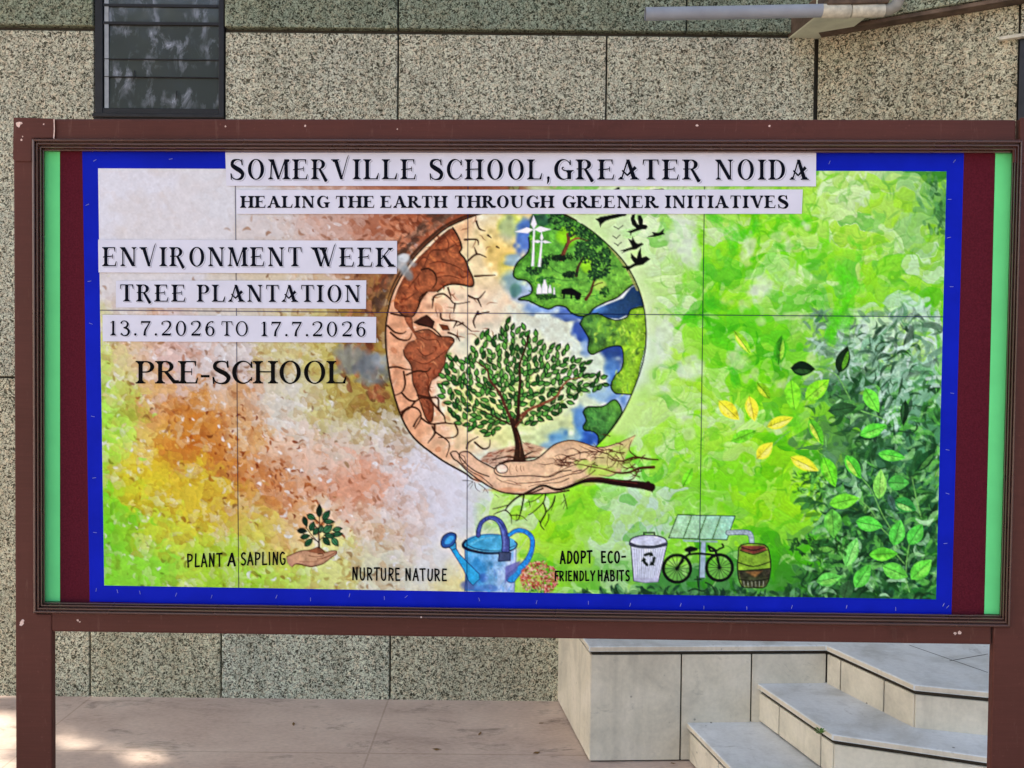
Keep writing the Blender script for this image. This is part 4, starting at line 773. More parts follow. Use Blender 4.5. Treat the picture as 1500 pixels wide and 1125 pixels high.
HAND = {'P': ([[(.1, 0), (.1, 1)], [(.1, .97), (.42, .9), (.46, .68), (.36, .5), (.1, .44)]], .58), 'L': ([[(.1, 1), (.1, .03), (.46, .05)]], .54), 'A': ([[(.04, 0), (.27, 1), (.50, 0)], [(.13, .34), (.43, .34)]], .60),
        'N': ([[(.1, 0), (.1, 1), (.46, .02), (.46, 1)]], .64), 'T': ([[(.02, .96), (.52, .98)], [(.27, .97), (.27, 0)]], .58), 'S': ([[(.44, .86), (.28, .98), (.1, .82), (.14, .60), (.36, .44), (.44, .22), (.28, .03), (.06, .12)]], .56),
        'I': ([[(.12, 0), (.12, 1)]], .28), 'G': ([[(.46, .84), (.30, .98), (.10, .78), (.07, .4), (.18, .06), (.36, .04), (.46, .2), (.46, .44), (.30, .44)]], .62), 'U': ([[(.1, 1), (.1, .26), (.24, .02), (.38, .06), (.46, .28), (.46, 1)]], .62),
        'R': ([[(.1, 0), (.1, 1)], [(.1, .97), (.40, .90), (.44, .70), (.34, .52), (.1, .48)], [(.2, .48), (.48, 0)]], .60), 'E': ([[(.44, .96), (.1, .97), (.1, .03), (.46, .04)], [(.1, .52), (.38, .53)]], .56), 'D': ([[(.1, 0), (.1, 1)], [(.1, .98), (.36, .88), (.48, .5), (.36, .12), (.1, .02)]], .62),
        'O': ([[(.28, 1), (.12, .82), (.08, .5), (.14, .14), (.28, 0), (.42, .14), (.48, .5), (.42, .84), (.28, 1)]], .62), 'C': ([[(.46, .84), (.32, .98), (.13, .82), (.08, .46), (.16, .10), (.34, .01), (.48, .14)]], .58), 'F': ([[(.46, .96), (.1, .97), (.1, 0)], [(.1, .52), (.38, .53)]], .52),
        'Y': ([[(.02, 1), (.26, .48), (.26, 0)], [(.50, 1), (.26, .48)]], .58), 'H': ([[(.1, 0), (.1, 1)], [(.46, 0), (.46, 1)], [(.1, .5), (.46, .52)]], .64), 'B': ([[(.1, 0), (.1, 1)], [(.1, .98), (.36, .92), (.40, .72), (.30, .56), (.1, .52)], [(.1, .52), (.40, .46), (.46, .24), (.36, .04), (.1, .02)]], .60), '-': ([[(.06, .5), (.42, .52)]], .50), ' ': ([], .3)}
def hand_glyph(ch, w):
    st, adv = HAND[ch]
    q = []
    for s in st:
        curved = ch in 'SGUCDOPRB' and len(s) > 3
        P = smooth(s, 5) if curved else np.array(s, float)
        if not curved:
            for a, b in zip(P[:-1], P[1:]):
                d = (b-a)/np.linalg.norm(b-a)*w*0.25
                q += ribbon2([a-d, b+d], w, 0)
        else: q += ribbon2(P, w, 0)
    return q, adv
def layout(text, x0, x1, base0, base1, cap, style):
    """place one word between x0 and x1 on the paper (paper units, y down); style = (kind, stem, hair)"""
    kind, t, h, track = style
    gs = [hand_glyph(c, t) if kind == 'hand' else glyph(c, t, h, kind == 'fancy') for c in text]
    pad = {'hand': .04}.get(kind, .07)
    total = sum(g[1] for g in gs)-2*pad+track*(len(gs)-1)
    sx = (x1-x0)/total
    out = []
    x = x0-pad*sx
    for i, (polys, adv) in enumerate(gs):
        tilt = (math.sin(i*2.7+len(text))*0.035) if kind == 'hand' else 0
        for p in polys:
            q = []
            for a, b in p:
                X = x+(a+tilt*b)*sx
                q.append((X, base0+(base1-base0)*(X-x0)/(x1-x0)-b*cap))
            out.append(q)
        x += (adv+track)*sx
    return out
# ---------------------------------------------------------------- helpers
def ray(px, py): return _f+_r*((px-PCX)/FPX)+_u*((PCY-py)/FPX)
def on_plane(px, py, p0, n):
    d = ray(px, py); t = (p0-CAM).dot(n)/d.dot(n); return CAM+d*t
def floor_pt(px, py, z=0.0): return on_plane(px, py, Vector((0, 0, z)), Vector((0, 0, 1)))
YW = 3.97
def wall_pt(px, py, y=YW): return on_plane(px, py, Vector((0, y, 0)), Vector((0, 1, 0)))
PSI = R(0.93)
BX = Vector((math.cos(PSI), -math.sin(PSI), 0)); BN = Vector((-math.sin(PSI), -math.cos(PSI), 0)); B0 = Vector((0, 2.145, 0))
def board_pt(px, py, d=0.0): return on_plane(px, py, B0+BN*d, BN)
def board_np(P, d):
    """the same for an array of points: returns N x 3"""
    P = np.asarray(P, float)
    D = np.array(_f)[None]+np.outer((P[:, 0]-PCX)/FPX, np.array(_r))+np.outer((PCY-P[:, 1])/FPX, np.array(_u))
    n = np.array(BN); d = np.broadcast_to(d, (len(P),))
    t = ((np.array(B0)-np.array(CAM)).dot(n)+d)/D.dot(n)
    return np.array(CAM)[None]+D*t[:, None]
def empty(name, loc, label, cat, group=None):
    o = bpy.data.objects.new(name, None); COL.objects.link(o); o.location = loc; o.empty_display_size = 0.1
    return tag(o, label, cat, group)
def tag(o, label=None, cat=None, group=None, kind=None):
    if label: o["label"] = label
    if cat: o["category"] = cat
    if group: o["group"] = group
    if kind: o["kind"] = kind
    return o
def world_loc(o):
    v = Vector((0, 0, 0))
    while o is not None: v = v+o.location; o = o.parent
    return v
def mesh_obj(name, verts, faces, mat, parent=None, loc=None, bevel=0.0, smooth_=False, mats=None, fmat=None, cols=None, label=None, segs=2):
    """verts are world positions; the object's origin goes to the parent's base or to loc / the verts' centre"""
    verts = [Vector(v) for v in verts]
    if parent is not None: base = world_loc(parent); off = Vector((0, 0, 0))
    else:
        base = Vector(loc) if loc is not None else sum(verts, Vector())/len(verts); off = base
    me = bpy.data.meshes.new(name)
    me.from_pydata([tuple(v-base) for v in verts], [], faces)
    for m in (mats or [mat]): me.materials.append(m)
    if fmat is not None: me.polygons.foreach_set("material_index", fmat)
    if cols is not None:
        a = me.color_attributes.new("Tint", 'FLOAT_COLOR', 'POINT')
        a.data.foreach_set("color", np.asarray(cols, dtype=np.float32).ravel())
    bm = bmesh.new(); bm.from_mesh(me)
    bmesh.ops.recalc_face_normals(bm, faces=bm.faces)
    if bevel > 0:
        es = [e for e in bm.edges if len(e.link_faces) == 2 and e.calc_face_angle(0) > 0.5]
        bmesh.ops.bevel(bm, geom=es, offset=bevel, segments=segs, profile=0.5, affect='EDGES', clamp_overlap=True)
    bm.to_mesh(me); bm.free()
    if smooth_: me.polygons.foreach_set("use_smooth", [True]*len(me.polygons))
    me.update()
    o = bpy.data.objects.new(name, me); COL.objects.link(o)
    o.location = off
    if parent is not None: o.parent = parent
    if label: o["label"] = label
    return o
class MB:
    def __init__(s): s.v = []; s.f = []; s.m = []; s.c = []
    def poly(s, pts, mi=0, tint=(1, 1, 1, 1)):
        i = len(s.v); s.v += [Vector(p) for p in pts]; s.f.append(list(range(i, i+len(pts)))); s.m.append(mi); s.c += [tint]*len(pts)
    def prism(s, pts, vec, mi=0, side=None, tint=(1, 1, 1, 1)):
        """closed solid: the polygon pts and its copy moved by vec"""
        n = len(pts); i = len(s.v); vec = Vector(vec)
        s.v += [Vector(p) for p in pts]+[Vector(p)+vec for p in pts]; s.c += [tint]*(2*n)
        s.f.append(list(range(i, i+n))); s.m.append(mi); s.f.append(list(range(i+2*n-1, i+n-1, -1))); s.m.append(mi)
        for k in range(n):
            k2 = (k+1) % n
            s.f.append([i+k, i+k2, i+n+k2, i+n+k]); s.m.append(mi if side is None else side)
    def box(s, x0, x1, y0, y1, z0, z1, mi=0, tint=(1, 1, 1, 1)):
        s.prism([(x0, y0, z0), (x1, y0, z0), (x1, y1, z0), (x0, y1, z0)], (0, 0, z1-z0), mi, tint=tint)
    def tube(s, pts, rads, n=10, mi=0, cap=True, tint=(1, 1, 1, 1)):
        pts = [Vector(p) for p in pts]; rings = []
        if not np.ndim(rads): rads = [rads]*len(pts)
        ref = None
        for k, p in enumerate(pts):
            d = (pts[min(k+1, len(pts)-1)]-pts[max(k-1, 0)]).normalized()
            if ref is None: ref = d.orthogonal().normalized()
            ref = (ref-d*ref.dot(d)).normalized(); b = d.cross(ref)
            i = len(s.v); rings.append(i)
            for q in range(n):
                a = 2*math.pi*q/n; s.v.append(p+(ref*math.cos(a)+b*math.sin(a))*rads[k]); s.c.append(tint)
        for a, b in zip(rings[:-1], rings[1:]):
            for q in range(n): s.f.append([a+q, a+(q+1) % n, b+(q+1) % n, b+q]); s.m.append(mi)
        if cap:
            s.f.append([rings[0]+q for q in range(n)][::-1]); s.m.append(mi); s.f.append([rings[-1]+q for q in range(n)]); s.m.append(mi)
    def build(s, name, mat, parent=None, **k):
        mats = mat if isinstance(mat, list) else [mat]
        bev = k.get('bevel', 0)
        return mesh_obj(name, s.v, s.f, None, parent, mats=mats, fmat=s.m, cols=s.c if k.pop('tinted', False) else None, **k)
# ---------------------------------------------------------------- materials
def lin(r, g, b): return tuple(float(x) for x in srgb2lin(np.array([r, g, b])/255.0))+(1.0,)
class Mat:
    def __init__(s, name, rough=0.6, spec=0.4):
        s.m = bpy.data.materials.new(name); s.m.use_nodes = True; s.t = s.m.node_tree; s.n = s.t.nodes
        s.b = s.n["Principled BSDF"]; s.b.inputs["Roughness"].default_value = rough; s.b.inputs["Specular IOR Level"].default_value = spec
        s._tc = None
    def link(s, a, b): s.t.links.new(a, b)
    def coord(s, scale=(1, 1, 1), gen='Object'):
        tc = s.n.new("ShaderNodeTexCoord"); mp = s.n.new("ShaderNodeMapping"); mp.inputs["Scale"].default_value = scale
        s.link(tc.outputs[gen], mp.inputs[0]); return mp.outputs[0]
    def noise(s, vec, scale, detail=3, rough=0.55, dist=0.0):
        n = s.n.new("ShaderNodeTexNoise"); n.inputs["Scale"].default_value = scale; n.inputs["Detail"].default_value = detail
        n.inputs["Roughness"].default_value = rough; n.inputs["Distortion"].default_value = dist; s.link(vec, n.inputs["Vector"]); return n.outputs["Fac"]
    def ramp(s, fac, stops, interp='LINEAR'):
        r = s.n.new("ShaderNodeValToRGB"); e = r.color_ramp.elements; r.color_ramp.interpolation = interp
        while len(e) < len(stops): e.new(0.5)
        for k, (p, c) in enumerate(stops): e[k].position = p; e[k].color = c if len(c) == 4 else tuple(c)+(1,)
        s.link(fac, r.inputs[0]); return r.outputs[0]
    def mix(s, fac, a, b, mode='MIX'):
        x = s.n.new("ShaderNodeMix"); x.data_type = 'RGBA'; x.blend_type = mode
        for sock, v in ((x.inputs[0], fac), (x.inputs[6], a), (x.inputs[7], b)):
            if hasattr(v, 'links'): s.link(v, sock)
            else: sock.default_value = v
        return x.outputs[2]
    def math(s, op, a, b=0.0):
        x = s.n.new("ShaderNodeMath"); x.operation = op
        for sock, v in ((x.inputs[0], a), (x.inputs[1], b)):
            if hasattr(v, 'links'): s.link(v, sock)
            else: sock.default_value = v
        return x.outputs[0]
    def color(s, c):
        if hasattr(c, 'links'): s.link(c, s.b.inputs["Base Color"])
        else: s.b.inputs["Base Color"].default_value = c
        return s
    def roughness(s, v): s.link(v, s.b.inputs["Roughness"]); return s
    def bump(s, h, strength=0.3, dist=0.01):
        x = s.n.new("ShaderNodeBump"); x.inputs["Strength"].default_value = strength; x.inputs["Distance"].default_value = dist
        s.link(h, x.inputs["Height"]); s.link(x.outputs[0], s.b.inputs["Normal"]); return s
    def attr(s, name):
        a = s.n.new("ShaderNodeAttribute"); a.attribute_name = name; return a.outputs["Color"]
def plain(name, c, rough=0.6, spec=0.4, var=0.08, scale=30, bump=0.0):
    m = Mat(name, rough, spec); v = m.coord(); f = m.noise(v, scale, 4)
    lo = tuple(x*(1-var*2) for x in c[:3])+(1,); hi = tuple(min(1, x*(1+var*2)) for x in c[:3])+(1,)
    m.color(m.ramp(f, [(0.3, lo), (0.7, hi)]))
    if bump: m.bump(f, bump, 0.002)
    return m.m
def mat_brown(name, c, rough, spec=0.15):
    m = Mat(name, rough, spec); v = m.coord((1, 1, 1)); g = m.coord((3, 3, 40))
    big = m.noise(v, 3, 4); fine = m.noise(v, 160, 3); streak = m.noise(m.coord((2, 60, 60)), 4, 3)
    a = m.ramp(big, [(0.3, tuple(x*0.86 for x in c)), (0.7, tuple(x*1.16 for x in c))])
    a = m.mix(m.ramp(streak, [(0.42, (0, 0, 0)), (0.8, (0.35, 0.35, 0.35))]), a, tuple(x*1.5 for x in c)+(1,))
    a = m.mix(m.ramp(fine, [(0.66, (0, 0, 0)), (0.74, (0.5, 0.5, 0.5))]), a, tuple(x*1.9+0.01 for x in c)+(1,))
    sc = m.noise(m.coord((8, 8, 1.2)), 9, 6, 0.7, 0.4)
    a = m.mix(m.ramp(sc, [(0.60, (0, 0, 0)), (0.68, (0.30, 0.30, 0.30))]), a, (0.16, 0.085, 0.065, 1))
    a = m.mix(m.ramp(m.noise(v, 6, 6, 0.7), [(0.58, (0, 0, 0)), (0.72, (0.55, 0.55, 0.55))]), a, tuple(x*0.55 for x in c)+(1,))
    m.color(a); m.roughness(m.ramp(big, [(0.3, (rough-.08,)*3), (0.7, (rough+.12,)*3)])); m.bump(m.noise(v, 60, 4), 0.12, 0.002)
    return m.m
BROWN = mat_brown("brown_paint", (0.073, 0.0235, 0.0175), 0.40)
MOULD = mat_brown("moulding_paint", (0.068, 0.032, 0.024), 0.24, 0.6)
CHIP = plain("bare_primer", lin(205, 180, 170), 0.8, 0.2, 0.15, 200)
MAROON = plain("maroon_cloth", (0.080, 0.0095, 0.018, 1), 0.85, 0.05, 0.1, 240, 0.2)
GREENP = plain("green_paper", (0.135, 0.68, 0.235, 1), 0.6, 0.06, 0.03, 8)
BLUEP = plain("blue_paper", (0.0030, 0.0120, 0.40, 1), 0.5, 0.05, 0.06, 9)
WHITEP = plain("printed_paper", (0.59, 0.605, 0.70, 1), 0.7, 0.1, 0.025, 14)
INK = plain("black_ink", (0.003, 0.004, 0.009, 1), 0.6, 0.04, 0.1, 40)
INK2 = plain("black_paint", (0.003, 0.003, 0.003, 1), 0.6, 0.04, 0.2, 300)
GREYINK = plain("grey_ink", (0.36, 0.37, 0.45, 1), 0.7, 0.1, 0.05, 40)
STEEL = plain("staple_steel", (0.24, 0.27, 0.48, 1), 0.35, 0.6, 0.05, 50)
def mat_paint():
    m = Mat("poster_paint", 0.6, 0.07); m.color(m.attr("Col")); v = m.coord()
    m.bump(m.noise(v, 90, 5, 0.65), 0.10, 0.002); return m.m
PAINT = mat_paint()
def mat_aggregate(name):
    m = Mat(name, 0.9, 0.1); v = m.coord()
    w1 = m.noise(v, 92, 1.4, 0.5, 1.4); w2 = m.noise(v, 80, 1.0, 0.5, 1.0); w3 = m.noise(v, 190, 2, 0.5, 0.3)
    rd = m.math('ABSOLUTE', m.math('SUBTRACT', w2, 0.5))
    g1 = m.ramp(w1, [(0.38, (0.03, 0.03, 0.03)), (0.47, (0.60, 0.60, 0.60)), (0.57, (1, 1, 1))])
    g2 = m.ramp(rd, [(0.0, (0.22, 0.22, 0.22)), (0.022, (0.75, 0.75, 0.75)), (0.05, (1, 1, 1))])
    g = m.mix(1.0, m.mix(1.0, g1, g2, 'MULTIPLY'), m.ramp(w3, [(0.35, (0.82, 0.82, 0.82)), (0.6, (1, 1, 1))]), 'MULTIPLY')
    tone = m.noise(v, 40, 2, 0.6)
    stone = m.ramp(tone, [(0.28, lin(160, 170, 152)), (0.42, lin(232, 234, 216)), (0.52, lin(208, 210, 192)), (0.60, lin(236, 226, 204)), (0.72, lin(144, 158, 142))])
    c = m.mix(g, lin(60, 59, 48), stone)
    big = m.noise(v, 4, 5, 0.6)
    c = m.mix(1.0, c, m.ramp(big, [(0.3, (0.86, 0.87, 0.86)), (0.7, (1.06, 1.04, 0.99))]), 'MULTIPLY')
    stk = m.noise(m.coord((1, 1, 0.10)), 7, 5, 0.65)
    c = m.mix(1.0, c, m.ramp(stk, [(0.34, (0.80, 0.79, 0.76)), (0.56, (1.03, 1.03, 1.03))]), 'MULTIPLY')
    c = m.mix(1.0, c, m.attr("Tint"), 'MULTIPLY')
    m.color(c); m.bump(g, 0.5, 0.006)
    return m.m
AGG = mat_aggregate("washed_aggregate")
BACK = plain("joint_mortar", lin(70, 68, 60), 0.9, 0.1)
BLACKF = plain("black_frame_paint", (0.010, 0.010, 0.012, 1), 0.45, 0.4, 0.2, 20)
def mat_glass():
    m = Mat("dust_reflection_glass", 0.08, 0.9); v = m.coord()
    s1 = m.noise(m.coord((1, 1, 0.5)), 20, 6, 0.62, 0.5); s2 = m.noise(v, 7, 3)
    sm = m.math('MULTIPLY', m.ramp(s1, [(0.50, (0, 0, 0)), (0.72, (1, 1, 1))]), m.ramp(s2, [(0.42, (0, 0, 0)), (0.65, (1, 1, 1))]))  # pale smears: dust that also stands in as painted reflections
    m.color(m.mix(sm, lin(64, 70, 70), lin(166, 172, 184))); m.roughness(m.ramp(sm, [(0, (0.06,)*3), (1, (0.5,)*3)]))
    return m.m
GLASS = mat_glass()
def mat_floor():
    m = Mat("stone_paving", 0.7, 0.25); tc = m.n.new("ShaderNodeTexCoord"); v = tc.outputs["Object"]
    st = m.noise(m.coord((0.9, 1.5, 1)), 2.2, 7, 0.66, 0.3); fine = m.noise(m.coord((1, 2, 1)), 45, 4)
    c = m.ramp(st, [(0.28, lin(168, 147, 132)), (0.42, lin(196, 173, 157)), (0.55, lin(206, 184, 167)), (0.75, lin(218, 199, 182))])
    dk = m.noise(m.coord((0.9, 2.0, 1)), 2.9, 8, 0.75, 0.4)
    c = m.mix(m.ramp(dk, [(0.56, (0, 0, 0)), (0.68, (0.75, 0.75, 0.75))]), c, lin(112, 100, 90))
    c = m.mix(1.0, c, m.ramp(fine, [(0.3, (0.88, 0.88, 0.88)), (0.7, (1.06, 1.06, 1.06))]), 'MULTIPLY')
    br = m.n.new("ShaderNodeTexBrick"); mp = m.n.new("ShaderNodeMapping"); mp.inputs["Location"].default_value = (1.884, -3.42, 0)
    m.link(v, mp.inputs[0]); m.link(mp.outputs[0], br.inputs["Vector"])
    br.inputs["Scale"].default_value = 1; br.inputs["Brick Width"].default_value = 1.34; br.inputs["Row Height"].default_value = 0.62; br.inputs["Mortar Size"].default_value = 0.004; br.offset = 0.0
    br.inputs["Color1"].default_value = (1, 1, 1, 1); br.inputs["Color2"].default_value = (0.9, 0.9, 0.92, 1); br.inputs["Mortar"].default_value = (0.78, 0.76, 0.74, 1)
    c = m.mix(1.0, c, br.outputs["Color"], 'MULTIPLY')
    m.color(c); m.bump(m.mix(0.5, st, fine), 0.25, 0.01); return m.m
FLOOR = mat_floor()
def mat_stone(name, cols, rough, scale=4):
    m = Mat(name, rough, 0.35); v = m.coord(); a = m.noise(v, scale, 6, 0.6, 0.5); b = m.noise(v, 70, 3); d = m.noise(v, 9, 5, 0.7, 1.5)
    c = m.ramp(a, [(0.3, cols[0]), (0.5, cols[1]), (0.72, cols[2])])
    c = m.mix(m.ramp(d, [(0.62, (0, 0, 0)), (0.76, (0.6, 0.6, 0.6))]), c, tuple(x*0.55 for x in cols[0][:3])+(1,))
    c = m.mix(1.0, c, m.ramp(b, [(0.3, (0.93, 0.93, 0.93)), (0.7, (1.04, 1.04, 1.04))]), 'MULTIPLY')
    pit = m.n.new("ShaderNodeTexVoronoi"); pit.inputs["Scale"].default_value = 17; m.link(v, pit.inputs["Vector"])
    pc_ = m.math('MULTIPLY', m.ramp(pit.outputs["Distance"], [(0.05, (1, 1, 1)), (0.10, (0, 0, 0))]), m.ramp(m.noise(v, 3, 2), [(0.52, (0, 0, 0)), (0.56, (1, 1, 1))]))
    c = m.mix(pc_, c, tuple(x*0.3 for x in cols[0][:3])+(1,))
    drip = m.noise(m.coord((1, 1, 0.12)), 14, 4, 0.6)
    c = m.mix(m.ramp(drip, [(0.55, (0, 0, 0)), (0.75, (0.45, 0.45, 0.45))]), c, tuple(x*0.6 for x in cols[1][:3])+(1,))
    m.color(c); m.bump(m.mix(0.5, a, b), 0.2, 0.004); return m.m
TREAD = mat_stone("grey_tread_stone", [lin(188, 188, 182), lin(219, 221, 220), lin(231, 234, 234)], 0.5)
TILE = mat_stone("beige_riser_stone", [lin(192, 184, 166), lin(218, 209, 188), lin(232, 222, 203)], 0.65)
NOSE = mat_stone("beige_nosing_stone", [lin(196, 184, 164), lin(216, 205, 184), lin(226, 218, 200)], 0.6)
GROUT = plain("dark_grout", lin(60, 54, 46), 0.9, 0.1)
PVC = plain("grey_pvc", lin(142, 148, 156), 0.45, 0.25, 0.05, 12)
CREAM = plain("cream_plaster", lin(190, 186, 168), 0.8, 0.2, 0.12, 40)
LEDGE = plain("brown_ledge", lin(92, 78, 66), 0.85, 0.2, 0.2, 16)
PALEG = plain("pale_soffit_paint", lin(190, 194, 170), 0.8, 0.2, 0.06, 14)
LEAFM = None
def mat_leaf(name, a, b):
    m = Mat(name, 0.5, 0.3); v = m.coord(); f = m.noise(v, 5, 3); m.color(m.ramp(f, [(0.3, a), (0.7, b)])); return m.m
LEAF = mat_leaf("tree_leaf", (0.035, 0.075, 0.015, 1), (0.09, 0.15, 0.03, 1))
WEED = mat_leaf("weed_leaf", (0.08, 0.20, 0.03, 1), (0.16, 0.32, 0.06, 1))
BARK = plain("bark", (0.10, 0.07, 0.05, 1), 0.9, 0.1, 0.2, 12, 0.5)
# ---------------------------------------------------------------- ground
g = mesh_obj("ground", [(-60, -60, 0), (60, -60, 0), (60, 60, 0), (-60, 60, 0)], [[0, 1, 2, 3]], FLOOR, loc=(0, 0, 0)); tag(g, kind="structure")
# ---------------------------------------------------------------- school building
bld = empty("school_building", (0, YW, 0), "grey pebble-faced school wall with a black louvred window behind the notice board", "building")
wx = lambda px, py=100: wall_pt(px, py).x
wz = lambda py, px=750: wall_pt(px, py).z
zA = wz(50); GAP = 0.004
x_w0, x_w1 = wx(138.5, 90), wx(329, 90); z_w0 = wz(176, 240)
xC = wx(1195.5)
T1, T2, T3, T4 = (1.02, 1.01, 0.97, 1), (0.50, 0.57, 0.51, 1), (0.80, 0.76, 0.68, 1), (0.86, 0.88, 0.86, 1)
cl = MB()
def slab(x0, x1, z0, z1, tint, mb=cl, y=YW, th=0.03): mb.box(x0+GAP, x1-GAP, y, y+th, z0+GAP, z1-GAP, tint=tint)
zM = wz(560); zB = -0.02
slab(-7, -3.6, zM, zA, T1); slab(-3.6, x_w0, zM, zA, T1)
slab(x_w0, x_w1, zM, z_w0, T1); slab(x_w1, wx(583), zM, zA, (1.05, 1.03, 0.98, 1)); slab(wx(583), wx(888.5), zM, zA, (1.08, 1.05, 0.99, 1)); slab(wx(888.5), xC-0.004, zM, zA, (1.03, 1.01, 0.95, 1))
js = [-7, -4.2, wx(-120, 1000), wx(131.5, 1000), wx(323.5, 1000), wx(571, 1000), wx(860, 1000), xC-0.004]
tn = [T1, T1, (1.12, 1.06, .95, 1), (1.12, 1.06, .93, 1), (1.18, 1.18, 1.14, 1), (1.12, 1.07, .97, 1), (.98, .92, .80, 1), (.8, .78, .7, 1)]
for a, b, t in zip(js[:-1], js[1:], tn): slab(a, b, zB, zM, t)
TH = R(30); AD = Vector((math.cos(TH), -math.sin(TH), 0)); AN = Vector((-math.sin(TH), -math.cos(TH), 0)); C0 = Vector((xC, YW, 0))
def aslab(s0, s1, z0, z1, tint, mb, proud=0.0, th=0.03):
    p = C0+AN*proud
    q = [p+AD*(s0+GAP), p+AD*(s1-GAP), p+AD*(s1-GAP)-AN*(th+proud), p+AD*(s0+GAP)-AN*(th+proud)]
    mb.prism([v+Vector((0, 0, z0+GAP)) for v in q], (0, 0, z1-z0-2*GAP), tint=tint)
def ang_pt(px, py, d=0.0): return on_plane(px, py, C0+AN*d, AN)
sW = (ang_pt(1492, 110)-C0).dot(AD); zWt = ang_pt(1490, 55).z
aslab(0.004, sW, zM, zA, (0.93, 0.88, 0.78, 1), cl); aslab(0.004, 3.0, zB, zM, T1, cl); aslab(sW, sW+1.0, zWt, zA, T1, cl); aslab(sW+1.0, 3.0, zM, zA, T1, cl); aslab(sW, sW+1.0, zM, 1.9, T1, cl)
cl.build("wall_cladding", AGG, bld, bevel=0.003, segs=1, tinted=True)
ub = MB(); zT = 6.2
bands = [-7, -3.6, x_w0-0.0, x_w1, wx(583), wx(888.5)+0.35, xC]
for k, (a, b) in enumerate(zip(bands[:-1], bands[1:])):
    if k == 2: slab(a, b, 4.1, zT, T2, ub, YW-0.012, 0.042); continue
    slab(a, b, zA+0.012, zT, T2, ub, YW-0.012, 0.042)
aslab(0.0, 3.0, zA+0.012, zT, (0.62, 0.68, 0.60, 1), ub, 0.07)
lg = MB(); q = [C0+AD*.02+AN*.062, C0+AD*3+AN*.062, C0+AD*3-AN*.01, C0+AD*.02-AN*.01]; lg.prism([v+Vector((0, 0, zA-.004)) for v in q], (0, 0, .015)); lg.build("ledge", LEDGE, bld)  # dark brown strip below the upper band of the angled wall
ub.build("upper_band", AGG, bld, bevel=0.003, segs=1, tinted=True)
bk = MB(); bk.box(-7, xC+0.02, YW+0.025, YW+0.30, -0.05, zT)
q = [C0+AD*0-AN*0.026, C0+AD*3-AN*0.026, C0+AD*3-AN*0.3, C0-AN*0.3]
bk.prism([v+Vector((0, 0, -0.05)) for v in q], (0, 0, zT+0.045))
bk.build("masonry_core", BACK, bld)
# black window: frame, jambs, louvre panes
def bar(mb, x0, x1, z0, z1, y0, y1): mb.box(x0, x1, y0, y1, z0, z1)
wf = MB(); zt = 4.1
jx0, jx1 = wx(150.5, 90), wx(320.5, 90); zb1 = wz(159, 240)
bar(wf, x_w0+.002, jx0, z_w0, zt, YW-0.004, YW+0.024); bar(wf, jx1, x_w1-.002, z_w0, zt, YW-0.004, YW+0.024)
bar(wf, jx0, jx1, z_w0, zb1, YW-0.002, YW+0.024); bar(wf, jx0, jx1, zt-.03, zt, YW-0.002, YW+0.024)
bar(wf, x_w0-0.002, x_w1+.002, wz(172, 240)-0.004, wz(168, 240), YW-0.020, YW-0.0045)
fr = wf.build("window", BLACKF, bld, bevel=0.002, segs=1)
for a, b in [(158.5, 112.8), (112.2, 87.0), (86.2, 36.2), (31.6, 10.0), (5.6, -60), (-64, -130), (-134, -200)]:
    pm = MB(); z0, z1 = wz(a, 240), wz(b, 240); t = 0.004
    y0 = YW+0.006; y1 = y0+(z1-z0)*0.05
    pm.prism([(jx0+.003, y0, z0), (jx1-.003, y0, z0), (jx1-.003, y1, z1), (jx0+.003, y1, z1)], (0, t, 0))
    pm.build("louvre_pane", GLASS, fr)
for y_, h_ in [(112.5, 0.5), (86.6, 0.6), (33.9, 2.0), (7.8, 2.0), (-62, 2)]:
    lb = MB(); lb.box(jx0, jx1, YW+0.002, YW+0.006, wz(y_+h_, 240), wz(y_-h_, 240)); lb.build("glazing_bar", BLACKF, fr)
cm = MB(); cm.box(wx(152.5, 90), wx(158.5, 90), YW+0.0035, YW+0.0055, zb1, zt-.04); cm.build("pale_side_strip", plain("pale_strip_grey", lin(150, 156, 160), .4, .5), fr)  # pale upright strip along the left edge of the panes
for cxp, y0, y1, dx in [(197, 103, 122, -4), (259, 133, 147, -2)]:
    tw = MB(); tw.tube([wall_pt(cxp, y0, YW+.001), wall_pt(cxp+dx*.2, (y0+y1)/2, YW-.004), wall_pt(cxp+dx, y1, YW+.001)], [.0022, .0026, .0012], 6); tw.build("pane_clip", BLACKF, fr)
w2 = MB()
def aquad(s0, s1, z0, z1, d0, d1, mb):
    q = [C0+AD*s0+AN*d0, C0+AD*s1+AN*d0, C0+AD*s1+AN*d1, C0+AD*s0+AN*d1]; mb.prism([v+Vector((0, 0, z0)) for v in q], (0, 0, z1-z0))
aquad(sW+.002, sW+.05, 1.902, zWt-.012, -0.02, 0.004, w2); aquad(sW+.95, sW+.998, 1.902, zWt-.012, -0.02, 0.004, w2); aquad(sW+.05, sW+.95, 1.902, 1.95, -0.02, 0.002, w2)
fr2 = w2.build("window", BLACKF, bld)
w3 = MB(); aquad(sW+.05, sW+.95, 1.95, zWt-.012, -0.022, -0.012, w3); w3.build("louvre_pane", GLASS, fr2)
w4 = MB(); aquad(sW-.07, sW+1.0, zWt-0.006, zWt+.006, -0.01, 0.025, w4); w4.build("lintel", CREAM, fr2)
